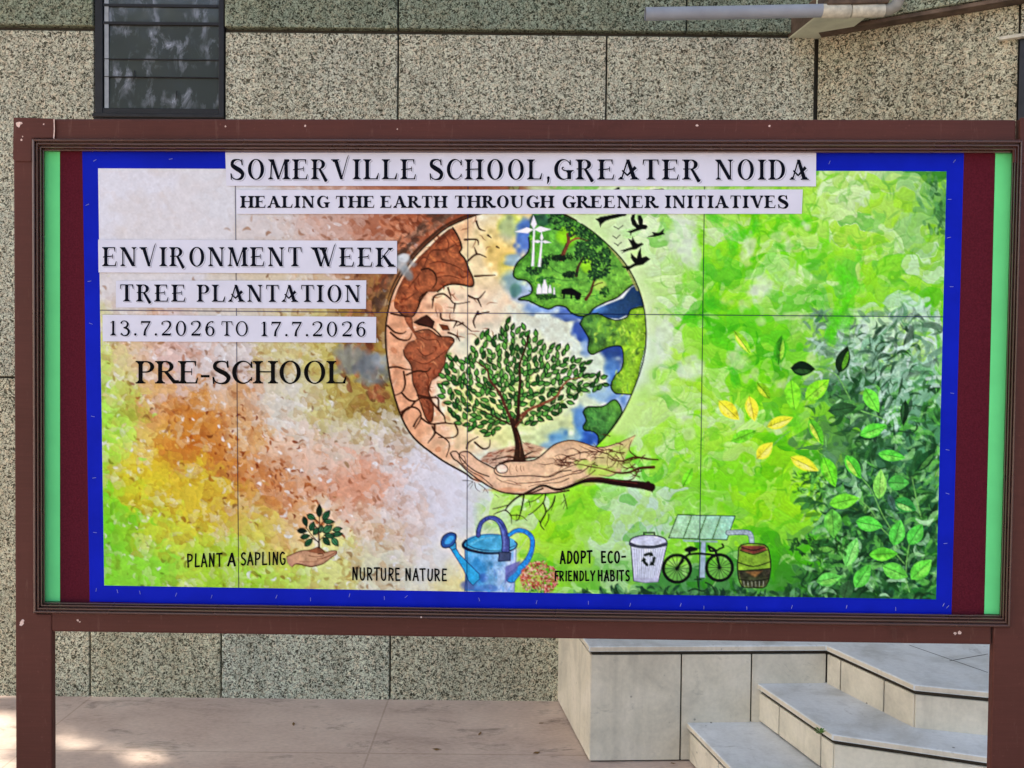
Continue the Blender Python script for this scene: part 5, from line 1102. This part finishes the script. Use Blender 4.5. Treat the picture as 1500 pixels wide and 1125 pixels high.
# stub beam at the corner with its drain pipe
sb = MB()
u = [wall_pt(1157, 53.5, YW-.013), wall_pt(1231, 54.5, YW-.013)]; zU = (u[0].z+u[1].z)/2
far = [floor_pt(1271, 24.7, zU), floor_pt(1196, 24.0, zU)]
base = [Vector((u[0].x, YW+.02, zU)), Vector((u[1].x, YW+.02, zU)), Vector((far[0].x, far[0].y, zU)), Vector((far[1].x, far[1].y, zU))]
sb.prism(base, (0, 0, 0.085), 0, 1); sb.build("stub_beam", [PALEG, LEDGE], bld, bevel=0.004, segs=1)
yp = far[0].y-0.035
def pp(px, py, y=None): return wall_pt(px, py, yp if y is None else y)
pipe = MB(); rp = 9.3*yp/FPX
pipe.tube([pp(945, 20.5), pp(1060, 18.6), pp(1206, 15.6)], rp, 20, cap=False); pipe.tube([pp(1206, 15.6), pp(945, 20.5)], rp*0.86, 20, cap=False)
pipe.build("drain_pipe", PVC, bld, smooth_=True)
cp = MB(); cp.tube([pp(1203, 16.2), pp(1204, 16.2), pp(1244, 16.4), pp(1245, 16.4)], [rp*.9, rp*1.06, rp*1.06, rp*.9], 18); cp.tube([pp(1246, 16.2), pp(1247, 16.2), pp(1294, 15.6), pp(1295, 15.6)], [rp*.85, rp*1.0, rp*1.0, rp*.85], 18)
cp.build("pipe_coupling", CREAM, bld, smooth_=True)
el = MB(); el.tube([pp(1290, 15.6), pp(1302, 14.5), pp(1312, 9), pp(1317, -2), pp(1318, -60), pp(1318, -200)], rp*.92, 16); el.build("pipe_elbow", plain("weathered_pvc", lin(136, 134, 124), .6, .3), bld, smooth_=True)
ck = MB(); ck.prism([pp(1212, 6, yp-.03), pp(1304, 3, yp-.03), pp(1300, -9, yp-.03), pp(1216, -7, yp-.03)], (0, .12, 0)); ck.build("pipe_saddle", LEDGE, bld, bevel=.005)
# ---------------------------------------------------------------- entrance steps
H1, H2, H3 = 0.15, 0.30, 0.45; NT = 0.022
fp = floor_pt
A3, B3, C3, D3 = fp(863, 946.8, H3), fp(1210.4, 945.2, H3), fp(1338.8, 1002.8, H3), fp(1445.6, 1013.1, H3)
L2, C2, D2 = fp(1103.6, 996.8, H2), fp(1219.3, 1075.5, H2), fp(1444.4, 1108.4, H2)
L1, q1 = fp(999, 1051, H1), fp(1071.7, 1125, H1)
F0, Fb = fp(868, 1104.8, 0), fp(833.6, 1045.8, 0)
def xy(p, z): return Vector((p.x, p.y, z))
def ext(a, b, L): return a+(b-a).normalized()*L
E3 = ext(C3, D3, 2.4); E2 = ext(C2, D2, 2.6)
d1 = (q1-L1).normalized(); step_w = (Vector((C2.x-C3.x, C2.y-C3.y, 0)))
C1 = L1+d1*((C2+step_w-L1).dot(d1)); C1 = xy(C1, H1); E1 = C1+(E2-C2).normalized()*2.8; E1.z = H1
bx_ = E3.x+0.1; yb = YW+0.02
steps = empty("entrance_steps", (1.4, 3.2, 0), "pale stone entrance steps with angled corner rising behind the right half of the board", "steps")
def tread(poly, z, name, parent, joints=None):
    mb = MB(); mb.prism([xy(p, z-NT) for p in poly], (0, 0, NT), 0, 1); return mb.build(name, [TREAD, NOSE], parent, bevel=0.004)
def inset(a, b, d):                                   # move a segment to its left (inwards, away from the viewer)
    n = Vector((-(b-a).y, (b-a).x, 0)).normalized(); return a+n*d, b+n*d
def meet(a, b, c, d):
    r = b-a; s = d-c; t = ((c-a).x*s.y-(c-a).y*s.x)/(r.x*s.y-r.y*s.x); return a+r*t
def riser(poly, z0, z1, fr_list, parent, name="riser"):
    """facing tiles along an open polyline with dark joints between them"""
    mb = MB()
    for (a, b), frs in zip(zip(poly[:-1], poly[1:]), fr_list):
        n = Vector((-(b-a).y, (b-a).x, 0)).normalized(); L = (b-a).length; e = 0.0030/L
        for f0, f1 in zip(frs[:-1], frs[1:]):
            p, q_ = a+(b-a)*(f0+e), a+(b-a)*(f1-e)
            mb.prism([xy(p, z0+.006), xy(q_, z0+.006), xy(q_+n*.008, z0+.006), xy(p+n*.008, z0+.006)], (0, 0, z1-z0-.021))
    return mb.build(name, TILE, parent, bevel=0.0012, segs=1)
def core(poly, z0, z1, parent): mb = MB(); mb.prism([xy(p, z0) for p in poly], (0, 0, z1-z0)); return mb.build("step_core", GROUT, parent)
OV = 0.008
def inner_line(pts, d):
    segs = [inset(a, b, d) for a, b in zip(pts[:-1], pts[1:])]
    out = [segs[0][0]]
    for s0, s1 in zip(segs[:-1], segs[1:]): out.append(meet(s0[0], s0[1], s1[0], s1[1]))
    return out+[segs[-1][1]]
# landing with the plinth at its left end
land = mesh_obj("landing", [(0, 0, 0)], [], TREAD, steps) if False else None
back_l = Vector((A3.x+(Fb.x-F0.x)*(yb-F0.y)/(Fb.y-F0.y)-(F0.x-A3.x)*0, yb, 0))
lp = [A3, B3, C3, E3]
t3 = tread([A3, B3, C3, E3, Vector((E3.x+.5, yb, 0)), back_l], H3, "landing", steps)
il = inner_line([back_l, A3, B3, C3, E3], OV); i8 = inner_line([back_l, A3, B3, C3, E3], OV+.0075)
core(i8[:]+[Vector((E3.x+.4, yb-.001, 0)), Vector((i8[0].x, yb-.001, 0))], 0.0, H3-NT-.001, t3)
def fr_at(a, b, pxs, z, py):                          # where along a-b the joint seen at a pixel column falls
    out = [0]
    for px in pxs:
        best = min((abs(proj_x(a+(b-a)*(k/400), z)-px), k/400) for k in range(401)); out.append(best[1])
    return out+[1]
def proj_x(p, z):
    v = Vector((p.x, p.y, z))-CAM; return PCX+FPX*v.dot(_r)/v.dot(_f)
riser(il, 0.0, H3-NT, [[0, .45, .86, 1], fr_at(il[1], il[2], [997.5, 1100], .25, 0), fr_at(il[2], il[3], [1231, 1294.5], .37, 0), [0, .28, .6, 1]], t3)
jl = MB()
for p_, q_ in (((1210+122, 945), (1447, 985)), ((1391, 968), (1447, 958))):
    a_, b_ = fp(p_[0], p_[1], H3+.0006), fp(q_[0], q_[1], H3+.0006); n_ = Vector((-(b_-a_).y, (b_-a_).x, 0)).normalized()*.002
    jl.poly([a_-n_, b_-n_, b_+n_, a_+n_])
jl.build("slab_joint", GROUT, t3)
# two lower steps
t2 = tread([L2, C2, E2, Vector((E2.x, i8[-1].y+.6, 0)), i8[3]+Vector((.0, .06, 0)), i8[2]+Vector((0.05, .03, 0)), ], H2, "step", steps)
il2 = inner_line([L2, C2, E2], OV); i82 = inner_line([L2, C2, E2], OV+.0075)
core(i82+[Vector((E2.x, i8[-1].y+.5, 0)), i8[3]+Vector((0, .05, 0)), i8[2]+Vector((.04, .02, 0))], 0.0, H2-NT-.001, t2)
riser(il2, H1, H2-NT, [fr_at(il2[0], il2[1], [1141, 1202], .22, 0), [0, .22, .5, .8, 1]], t2)
t1 = tread([L1, C1, E1, Vector((E1.x, i82[-1].y+.5, 0)), i82[1]+Vector((.0, .05, 0)), i82[0]+Vector((0.05, .02, 0))], H1, "step", steps)
il1 = inner_line([L1, C1, E1], OV); i81 = inner_line([L1, C1, E1], OV+.0075)
core(i81+[Vector((E1.x, i82[-1].y+.4, 0)), i82[1]+Vector((0, .04, 0)), i82[0]+Vector((.04, .02, 0))], 0.0, H1-NT-.001, t1)
riser(il1, 0, H1-NT, [fr_at(il1[0], il1[1], [1010, 1052], .07, 0), [0, .22, .5, .8, 1]], t1)
# small weed in the joint of the middle step
wl = fp(1201, 1071, H2)+Vector((0, -.006, -.004))
wb = MB(); rng2 = np.random.default_rng(3)
for k in range(11):
    a = k*2.4+0.3; ln = 0.018+0.014*rng2.random(); el_ = 0.2+0.8*rng2.random()
    d = Vector((math.cos(a)*math.cos(el_), math.sin(a)*math.cos(el_)-.3, math.sin(el_))).normalized(); sd = d.cross(Vector((0, 0, 1))).normalized()*ln*.22
    m_ = wl+d*ln*.55+Vector((0, 0, .003)); wb.poly([wl+d*.003, m_-sd, wl+d*ln, m_+sd])
for k in range(4):
    a = k*1.7; d = Vector((math.cos(a), math.sin(a)-.4, 1.1)).normalized(); wb.tube([wl, wl+d*.014], [.0009, .0005], 5)
tag(wb.build("weed_plant", WEED, loc=wl), "tiny green weed sprouting from the nosing joint of the middle step", "weed")
DRY = plain("dry_leaf", lin(120, 92, 58), 0.8, 0.1, 0.2, 60)
for k, (px, py) in enumerate([(793, 1060), (430, 1061), (786, 1103), (986, 1119), (703, 1075), (640, 1098)]):
    c_ = fp(px, py, .002); a = k*1.9; d_ = Vector((math.cos(a), math.sin(a), 0)); e_ = Vector((-d_.y, d_.x, 0)); L_ = .012+.004*(k % 3)
    lb = MB(); lb.poly([c_-d_*L_, c_-e_*L_*.35+Vector((0, 0, .003)), c_+d_*L_*.2-e_*L_*.4+Vector((0, 0, .002)), c_+d_*L_+Vector((0, 0, .004)), c_+d_*L_*.1+e_*L_*.4, c_-d_*L_*.6+e_*L_*.3+Vector((0, 0, .003))])
    o = lb.build("dry_leaf", DRY, loc=c_); tag(o, "tiny dry brown leaf scrap lying on the stone paving below the board", "leaf", "dry leaf scraps on the paving")
# ---------------------------------------------------------------- notice board
post_l = board_pt(50, 600); board_base = Vector((0, B0.y, 0))
nb = empty("notice_board", board_base, "large brown framed notice board on two posts in front of the pebble wall", "notice board")
def bq(pts, d): return [board_pt(x, y, d) for x, y in pts]
BACKV = -BN
def chip(mb, x, y, r, d, seed):
    rr = np.random.default_rng(seed); n = 7
    mb.poly([board_pt(x+r*(.5+.6*rr.random())*math.cos(i*6.283/n)*(1.3), y+r*(.5+.6*rr.random())*math.sin(i*6.283/n), d) for i in range(n)], 1)
DF = 0.020
def post(out_px, in_px, step_px, ztop_px, rail_y):
    """outline in the board plane: narrow beside the opening, wide below the bottom rail"""
    ref = 600 if out_px < 700 else 1040
    a, b = (board_pt(x, ref, DF) for x in (out_px, in_px)); c = board_pt(step_px, 600, DF)
    zt_ = board_pt(in_px, ztop_px, DF).z; zr = board_pt(in_px, rail_y, DF).z
    q = [xy(a, -.02), xy(b, -.02), xy(b, zr), xy(c, zr), xy(c, zt_), xy(a, zt_)]
    mb = MB(); mb.prism(q, BACKV*0.02); return mb.build("post", BROWN, nb, bevel=.003)
post(21.0, 74.5, 52, 173.2, 900); post(1510, 1453, 1484, 173.6, 918)
def rail(name, q, chips=(), th=.02, d=DF):
    mb = MB(); mb.prism(bq(q, d), BACKV*th); return mb.build(name, BROWN, nb, bevel=.005)
rail("top_rail", [(52.3, 173.6), (1489, 174.9), (1489, 208), (52.3, 206)], d=DF-.001)
rail("bottom_rail", [(74.9, 889), (1452.6, 907), (1452.6, 944.7), (74.9, 925.6)], d=DF-.001)
# L-shaped corner straps
st = MB(); st.prism(bq([(19.5, 171.8), (47, 172.6), (79.5, 173.6), (79.5, 201.8), (46.5, 202.2), (46, 235), (43.5, 236.5), (22, 236.2), (18.6, 233)], DF+.0035), BACKV*.0034); st.build("corner_strap", BROWN, nb, bevel=.0012)
st = MB(); st.prism(bq([(1494.5, 172.5), (1512, 171.5), (1512, 240), (1484, 238), (1484, 204), (1494.5, 204)], DF+.0035), BACKV*.0034); st.build("corner_strap", BROWN, nb, bevel=.0012)
# mitred reeded moulding round the opening
prof = [(0.0, .019), (0.0, .0295), (.03, .0325), (.075, .0345), (.13, .0348), (.19, .0335), (.235, .030), (.265, .0262), (.29, .0262), (.32, .0292), (.37, .0308), (.43, .0308), (.49, .0285), (.53, .0245), (.55, .0205), (.575, .0205), (.605, .0235), (.65, .0250), (.71, .0248), (.76, .022), (.795, .0175), (.82, .0145), (.845, .0150), (.88, .0168), (.93, .0165), (.97, .0135), (1.0, .010), (1.0, -.001)]
outer = [(46.5, 203), (1498.5, 205), (1479.5, 919), (48.8, 898.3)]; inner = [(65.2, 221.6), (1482.4, 224.6), (1464.6, 900.6), (66.2, 881.6)]
mv, mf = [], []
for t, d in prof:
    for (ox, oy), (ix, iy) in zip(outer, inner): mv.append(board_pt(ox+(ix-ox)*t, oy+(iy-oy)*t, d))
for k in range(len(prof)-1):
    for c in range(4): mf.append([k*4+c, k*4+(c+1) % 4, (k+1)*4+(c+1) % 4, (k+1)*4+c])
mesh_obj("moulding", mv, mf, MOULD, nb)
# the cloth covered panel
pb = MB(); pb.prism(bq([(58, 215), (1490, 217), (1472, 909), (58, 890)], 0.0), BACKV*.018); pb.build("maroon_panel", MAROON, nb)
# paint lost down to the primer
chips = [(28, 181, 5.5, .0236), (31.5, 205, 1.8, .0236), (33, 200, 1.3, .0236), (64, 182, 1.4, .0236), (1021, 184, 2.0, .0194), (330, 185.5, 1.5, .0194), (447, 184.6, 1.7, .0194), (582, 189, 1.2, .0194), (1127, 184.4, 2.2, .0194), (31, 913, 3.6, .0204), (33, 909.5, 2.4, .0204), (114, 908.5, 2.0, .0194), (117, 911, 1.6, .0194), (1399, 927.8, 2.4, .0194), (1405.5, 926.6, 3.0, .0194), (617, 904.5, 1.5, .036), ]
for i, (x, y, r_, d) in enumerate(chips):
    rr = np.random.default_rng(i); n = 8; cb = MB()
    cb.poly([board_pt(x+r_*(.45+.75*rr.random())*math.cos(k*6.283/n), y+r_*(.45+.75*rr.random())*math.sin(k*6.283/n), d) for k in range(n)])
    cb.build("paint_chip", CHIP, nb)
cb = MB(); cb.poly(bq([(78.2, 174.5), (80.0, 174.5), (80.3, 190), (79.6, 203), (77.8, 203), (78.8, 189)], .0237)); cb.build("paint_chip", CHIP, nb)
# ---------------------------------------------------------------- strips of coloured paper and the poster
def sheet(name, q, d, mat, parent=None, th=.0005):
    mb = MB(); mb.prism(bq(q, d), BACKV*th); return mb.build(name, mat, parent)
def subdiv(q, n=24):
    out = []
    for (a, b) in zip(q, q[1:]+q[:1]):
        for k in range(n if abs(a[0]-b[0]) > 300 else 1): out.append((a[0]+(b[0]-a[0])*k/n, a[1]+(b[1]-a[1])*k/n))
    return out
o = sheet("paper_strip", [(65.6, 221.9), (87.6, 222.2), (87.8, 881.0), (66.2, 880.8)], .0014, GREENP); tag(o, "narrow light green paper strip down the left end of the board", "paper strip", "green paper strips")
o = sheet("paper_strip", [(1458.2, 224.8), (1481.9, 225.0), (1464.0, 899.6), (1441.8, 899.3)], .0014, GREENP); tag(o, "narrow light green paper strip down the right end of the board", "paper strip", "green paper strips")
pc = board_pt(756, 870, 0)
po = empty("poster", pc, "hand painted earth poster of a dry and a green half with a blue paper border", "poster")
sheet("blue_border", [(120.5, 222.3), (1412, 224.6), (1403, 560), (1393.6, 901.9), (700, 893), (131.5, 881.2), (126, 550)], .0010, BLUEP, po)
LINC = srgb2lin(CV)*PAINT_GAIN
LINC = np.clip(LINC, 0.0, 0.88)
PQ = np.array([(143.6, 246.6), (1386.6, 251.0), (1371.2, 878.0), (152.6, 857.6)])
def pq(u, v): return PQ[0]*(1-u)*(1-v)+PQ[1]*u*(1-v)+PQ[2]*u*v+PQ[3]*(1-u)*v
def grid_sheet(u0, u1, v0, v1, tilt):
    nu = int((u1-u0)*1235/1.2); nv = int((v1-v0)*620/1.2)
    uu, vv = np.meshgrid(np.linspace(u0, u1, nu), np.linspace(v0, v1, nv))
    u = uu.ravel()[:, None]; v = vv.ravel()[:, None]
    P = PQ[0]*(1-u)*(1-v)+PQ[1]*u*(1-v)+PQ[2]*u*v+PQ[3]*(1-u)*v
    su = (u[:, 0]-u0)/(u1-u0); sv = (v[:, 0]-v0)/(v1-v0)
    d = .0024+.0005*np.sin(su*3.1)*np.sin(sv*3.1)+tilt*su*.0004
    X = board_np(P, d)-np.array(pc)[None]
    fx = np.clip(P[:, 0]-OX-.5, 0, CW-1.001); fy = np.clip(P[:, 1]-OY-.5, 0, CH-1.001)
    ix, iy = fx.astype(int), fy.astype(int); ax = (fx-ix)[:, None]; ay = (fy-iy)[:, None]
    c = (LINC[iy, ix]*(1-ax)+LINC[iy, ix+1]*ax)*(1-ay)+(LINC[iy+1, ix]*(1-ax)+LINC[iy+1, ix+1]*ax)*ay
    ed = np.minimum.reduce([np.where(u0 > 0, su, 1), np.where(u1 < 1, 1-su, 1)])*(u1-u0)*1235; ev = np.where(v0 > 0, sv, 1-sv)*(v1-v0)*620
    c = c*(0.25+0.75*np.clip(np.minimum(ed, ev)/1.3, 0, 1))[:, None]
    me = bpy.data.meshes.new("painted_sheet")
    i = np.arange(nu*nv).reshape(nv, nu)
    F = np.stack([i[:-1, :-1], i[1:, :-1], i[1:, 1:], i[:-1, 1:]], -1).reshape(-1, 4)
    me.vertices.add(len(X)); me.vertices.foreach_set("co", X.ravel())
    me.loops.add(F.size); me.loops.foreach_set("vertex_index", F.ravel().astype(np.int32))
    me.polygons.add(len(F)); me.polygons.foreach_set("loop_start", np.arange(0, F.size, 4, dtype=np.int32))
    me.update(calc_edges=True)
    me.polygons.foreach_set("use_smooth", np.ones(len(F), bool))
    at = me.color_attributes.new("Col", 'FLOAT_COLOR', 'POINT')
    at.data.foreach_set("color", np.concatenate([c, np.ones((len(c), 1))], 1).astype(np.float32).ravel())
    me.materials.append(PAINT)
    o = bpy.data.objects.new("painted_sheet", me); COL.objects.link(o); o.parent = po
    return o
us = [0, .1617, .436, .715, 1]; gq = .00012
for k in range(4):
    for v0, v1 in ((0, .3400-.0003), (.3400+.0003, 1)):
        grid_sheet(us[k]+(gq if k else 0), us[k+1]-(gq if k < 3 else 0), v0, v1, (-1) ** k)
def word_mesh(w, style, d, mat, parent, name, shift=(0, 0)):
    polys = layout(*w, style); P, D, F = [], [], []
    i = 0
    for k, p in enumerate(polys):
        dd = d+(k % 14)*.000012
        for x, y in p: P.append((x+shift[0], y+shift[1])); D.append(dd)
        F.append(list(range(i, i+len(p)))); i += len(p)
    return mesh_obj(name, board_np(np.array(P), np.array(D)), F, mat, parent)
def lettering(words, style, d, mat, parent, shadow=None):
    for w in words:
        o = word_mesh(w, style, d+.0008, mat, parent, "lettering")
        if shadow:
            word_mesh(w, style, d+.0002, GREYINK, o, "letter_shade", (shadow, shadow*.9))
            word_mesh(w, style, d+.0005, WHITEP, o, "letter_gap", (shadow*.52, shadow*.47))
        o["label"] = ("hand painted" if style[0] == 'hand' else "printed" if parent is not po else "large black serif")+" black letters reading "+w[0].strip(",")
def text_strip(q, words, style, label, d=.0054, shadow=None):
    o = sheet("title_strip", q, d, WHITEP, None, .0006); tag(o, label, "paper strip", "white printed title strips")
    lettering(words, style, d, INK, o, shadow); return o
FANCY = ('fancy', .205, .055, .15); BOLD = ('serif', .25, .07, .10); DATE = ('fancy', .15, .06, .14); ROMAN = ('serif', .178, .058, .0)
text_strip([(330, 223.4), (1195.6, 223.8), (1195.2, 273), (331.6, 272.2)], [("SOMERVILLE", 338, 609, 262.8, 262.8, 29.5), ("SCHOOL,", 629.8, 806, 262.8, 263, 29.5), ("GREATER", 811.5, 1026, 263, 263.2, 29.5), ("NOIDA", 1049.5, 1183, 263.2, 263.4, 29.5)], FANCY, "longest white paper strip at the top reading SOMERVILLE SCHOOL, GREATER NOIDA", shadow=2.0)
text_strip([(345.9, 278.2), (1176, 277.6), (1174.4, 313.2), (346.2, 313.4)], [("HEALING", 353.8, 481.3, 304.4, 304.4, 17.4), ("THE", 492.5, 548.2, 304.4, 304.4, 17.4), ("EARTH", 559.2, 653.8, 304.5, 304.5, 17.6), ("THROUGH", 666.8, 810.4, 304.5, 304.6, 18), ("GREENER", 824, 962.2, 304.7, 304.8, 18), ("INITIATIVES", 975.6, 1153, 304.8, 304.8, 18.4)], BOLD, "white paper strip in bold capitals reading HEALING THE EARTH THROUGH GREENER INITIATIVES")
text_strip([(143.7, 350.8), (581.6, 352.8), (581.4, 401.2), (144.4, 399.0)], [("ENVIRONMENT", 152, 441.4, 390, 390.2, 28), ("WEEK", 456.8, 576, 390.3, 391, 28)], FANCY, "white paper strip at upper left reading ENVIRONMENT WEEK", shadow=1.9)
text_strip([(169.8, 411.2), (536.5, 410.6), (536, 452.4), (169.6, 450.4)], [("TREE", 176.4, 271.4, 441.6, 442, 25), ("PLANTATION", 290.4, 527.2, 442, 442.6, 25)], FANCY, "white paper strip reading TREE PLANTATION below the ENVIRONMENT WEEK strip", shadow=1.7)
text_strip([(150.2, 461.2), (551, 464.2), (550.8, 502), (150.6, 500)], [("13.7.2026", 161, 314.8, 491.4, 492, 21.4), ("TO", 324.8, 363.2, 492, 492.2, 21.4), ("17.7.2026", 382.4, 536, 492.6, 493, 21.4)], DATE, "white paper strip with the dates 13.7.2026 TO 17.7.2026", shadow=1.5)
LD = .0030
lettering([("PRE-", 201.5, 306.5, 561.8, 561.8, 33), ("SCHOOL", 311.8, 507, 561.8, 561.8, 33)], ROMAN, LD, INK2, po)
HS = ('hand', .14, 0, .06)
lettering([("PLANT", 274.6, 325.8, 830.8, 829.6, 19.2), ("A", 334, 345.4, 829, 829, 18.6), ("SAPLING", 352.8, 419.2, 828, 827, 18.4)], HS, LD, INK2, po)
lettering([("NURTURE", 516, 586.8, 849.4, 850.6, 18.4), ("NATURE", 594, 655, 850.4, 851, 17.6)], HS, LD, INK2, po)
lettering([("ADOPT", 821, 867.6, 825.6, 824.6, 17.8), ("ECO-", 881, 917, 824.4, 824, 16.6), ("FRIENDLY", 812.6, 871.4, 851, 850.6, 14.4), ("HABITS", 876, 922.6, 850.8, 851, 15.4)], ('hand', .175, 0, .06), LD, INK2, po)
# staples round the blue border
sr = np.random.default_rng(11)
sp = [(141, 864), (172, 866), (205, 868), (258, 871), (310, 874), (405, 874), (455, 878), (512, 872), (563, 876), (595, 874), (702, 878), (786, 882), (862, 883), (923, 886), (997, 886), (1031, 890), (1094, 891), (1160, 889), (1240, 889), (1312, 892), (1382, 886), (1388, 889), (1386, 576), (1379, 659), (1379, 723), (1376, 796), (1391, 292), (1390, 348), (1394, 420), (1398, 236), (1215, 238), (139, 235), (250, 233), (131, 412), (133, 474), (136, 610), (138, 700), (139, 780), (128, 300)]
sp = [p for p in sp if True]
for k, (x, y) in enumerate(sp):
    if x > 1370 and y > 500 and y < 880: x += 9
    a = sr.normal(0.6, .5) if y < 860 else sr.normal(1.35, .35); L_ = 2.5
    if x > 1380 or x < 145: a = sr.normal(0.1, .35) if 280 < y < 860 else a
    p0 = board_pt(x-math.cos(a)*L_, y+math.sin(a)*L_, .0013); p1 = board_pt(x+math.cos(a)*L_, y-math.sin(a)*L_, .0013)
    mb = MB(); mb.tube([p0-BN*.0005, p0+BN*.0003, p1+BN*.0003, p1-BN*.0005], .00055, 5); mb.build("staple", STEEL, po)
# ---------------------------------------------------------------- trees out of view: one added to block the sun, one mirrored
def make_tree(name, trunk, crown, radii, nleaf, seed, label, gaps=None, leaf_len=.17):
    rr = np.random.default_rng(seed)
    root = empty(name, trunk, label, "tree")
    mb = MB(); c = Vector(crown); t0 = Vector(trunk)
    fork = t0.lerp(c, .42); fork.z = max(fork.z, c.z-radii[2]*1.05)
    mb.tube([t0-Vector((0, 0, .1)), t0+Vector((0, 0, .3)), t0.lerp(fork, .5)+Vector((.08, .03, 0)), fork], [.26, .19, .15, .12], 12)
    ends = []
    for k in range(11):
        a = k*2.4+rr.random(); e = c+Vector((radii[0]*.7*math.cos(a), radii[1]*.7*math.sin(a), radii[2]*(rr.random()*1.3-.55)))
        m_ = fork.lerp(e, .5)+Vector((rr.normal(0, .12), rr.normal(0, .12), .25)); mb.tube([fork-(e-fork).normalized()*.05, m_, e], [.07, .045, .012], 7); ends.append(e)
    mb.build("trunk", BARK, root, smooth_=True)
    # leaf clumps spread through the crown
    n_c = max(150, nleaf//220); cl_ = rr.normal(0, 1, (n_c, 3)); cl_ /= np.linalg.norm(cl_, axis=1)[:, None]; cl_ *= (rr.random((n_c, 1)) ** .45)
    ctr = np.array(c)+cl_*np.array(radii)*.92
    w = rr.integers(0, n_c, nleaf); P = ctr[w]+rr.normal(0, .42, (nleaf, 3))*np.array([1, 1, .8])
    P[:, 1] = np.minimum(P[:, 1], 3.80-rr.random(nleaf)*.3)
    if gaps is not None:
        keep = gaps(P); P = P[keep]
    n = len(P)
    d = rr.normal(0, 1, (n, 3)); d[:, 2] -= .3; d /= np.linalg.norm(d, axis=1)[:, None]
    e = rr.normal(0, 1, (n, 3)); e -= d*(e*d).sum(1)[:, None]; e /= np.linalg.norm(e, axis=1)[:, None]
    L = leaf_len*(.7+.6*rr.random((n, 1))); W = L*.42
    V = np.stack([P-d*L/2, P-e*W/2+d*L*.05, P+d*L/2, P+e*W/2+d*L*.05], 1).reshape(-1, 3)-np.array(trunk)
    me = bpy.data.meshes.new("crown")
    me.vertices.add(len(V)); me.vertices.foreach_set("co", V.ravel()); me.loops.add(len(V)); me.loops.foreach_set("vertex_index", np.arange(len(V), dtype=np.int32))
    me.polygons.add(n); me.polygons.foreach_set("loop_start", np.arange(0, len(V), 4, dtype=np.int32)); me.update(calc_edges=True); me.materials.append(LEAF)
    o = bpy.data.objects.new("crown", me); COL.objects.link(o); o.parent = root
    return root
SUNPATCH = [[(78, 1066), (104, 1072), (132, 1083), (126, 1092), (80, 1098)], [(150, 1090), (176, 1090), (226, 1104), (286, 1119), (236, 1124), (176, 1121)], [(-90, 1040), (24, 1048), (24, 1180), (-160, 1180)]]  # floor spots kept sunlit: leaves above them are cut from the added crown
PATF = [np.array([[*floor_pt(x, y).xy] for x, y in q_]) for q_ in SUNPATCH]
def gaps(P):
    s = np.array(SUN); t = P[:, 2]/s[2]; F_ = P-s[None]*t[:, None]
    keep = np.ones(len(P), bool)
    for q_ in PATF: keep &= ~(sdist(q_, F_[:, 0], F_[:, 1]) > (-.015 if q_[0][0] > -1.9 else -.04))
    return keep
make_tree("offscreen_tree", (-6.9, 1.2, 0), (-6.0, 2.5, 7.5), (3.7, 2.5, 3.3), 75000, 5, "added unseen tree left of the board, crown shaped to block the sun", gaps, .19)
make_tree("offscreen_tree", (-5.6, -5.2, 0), (-5.2, -4.8, 5.6), (2.2, 2.2, 2.2), 9000, 8, "second leafy tree standing behind the viewer and mirrored in the window", None, .2)
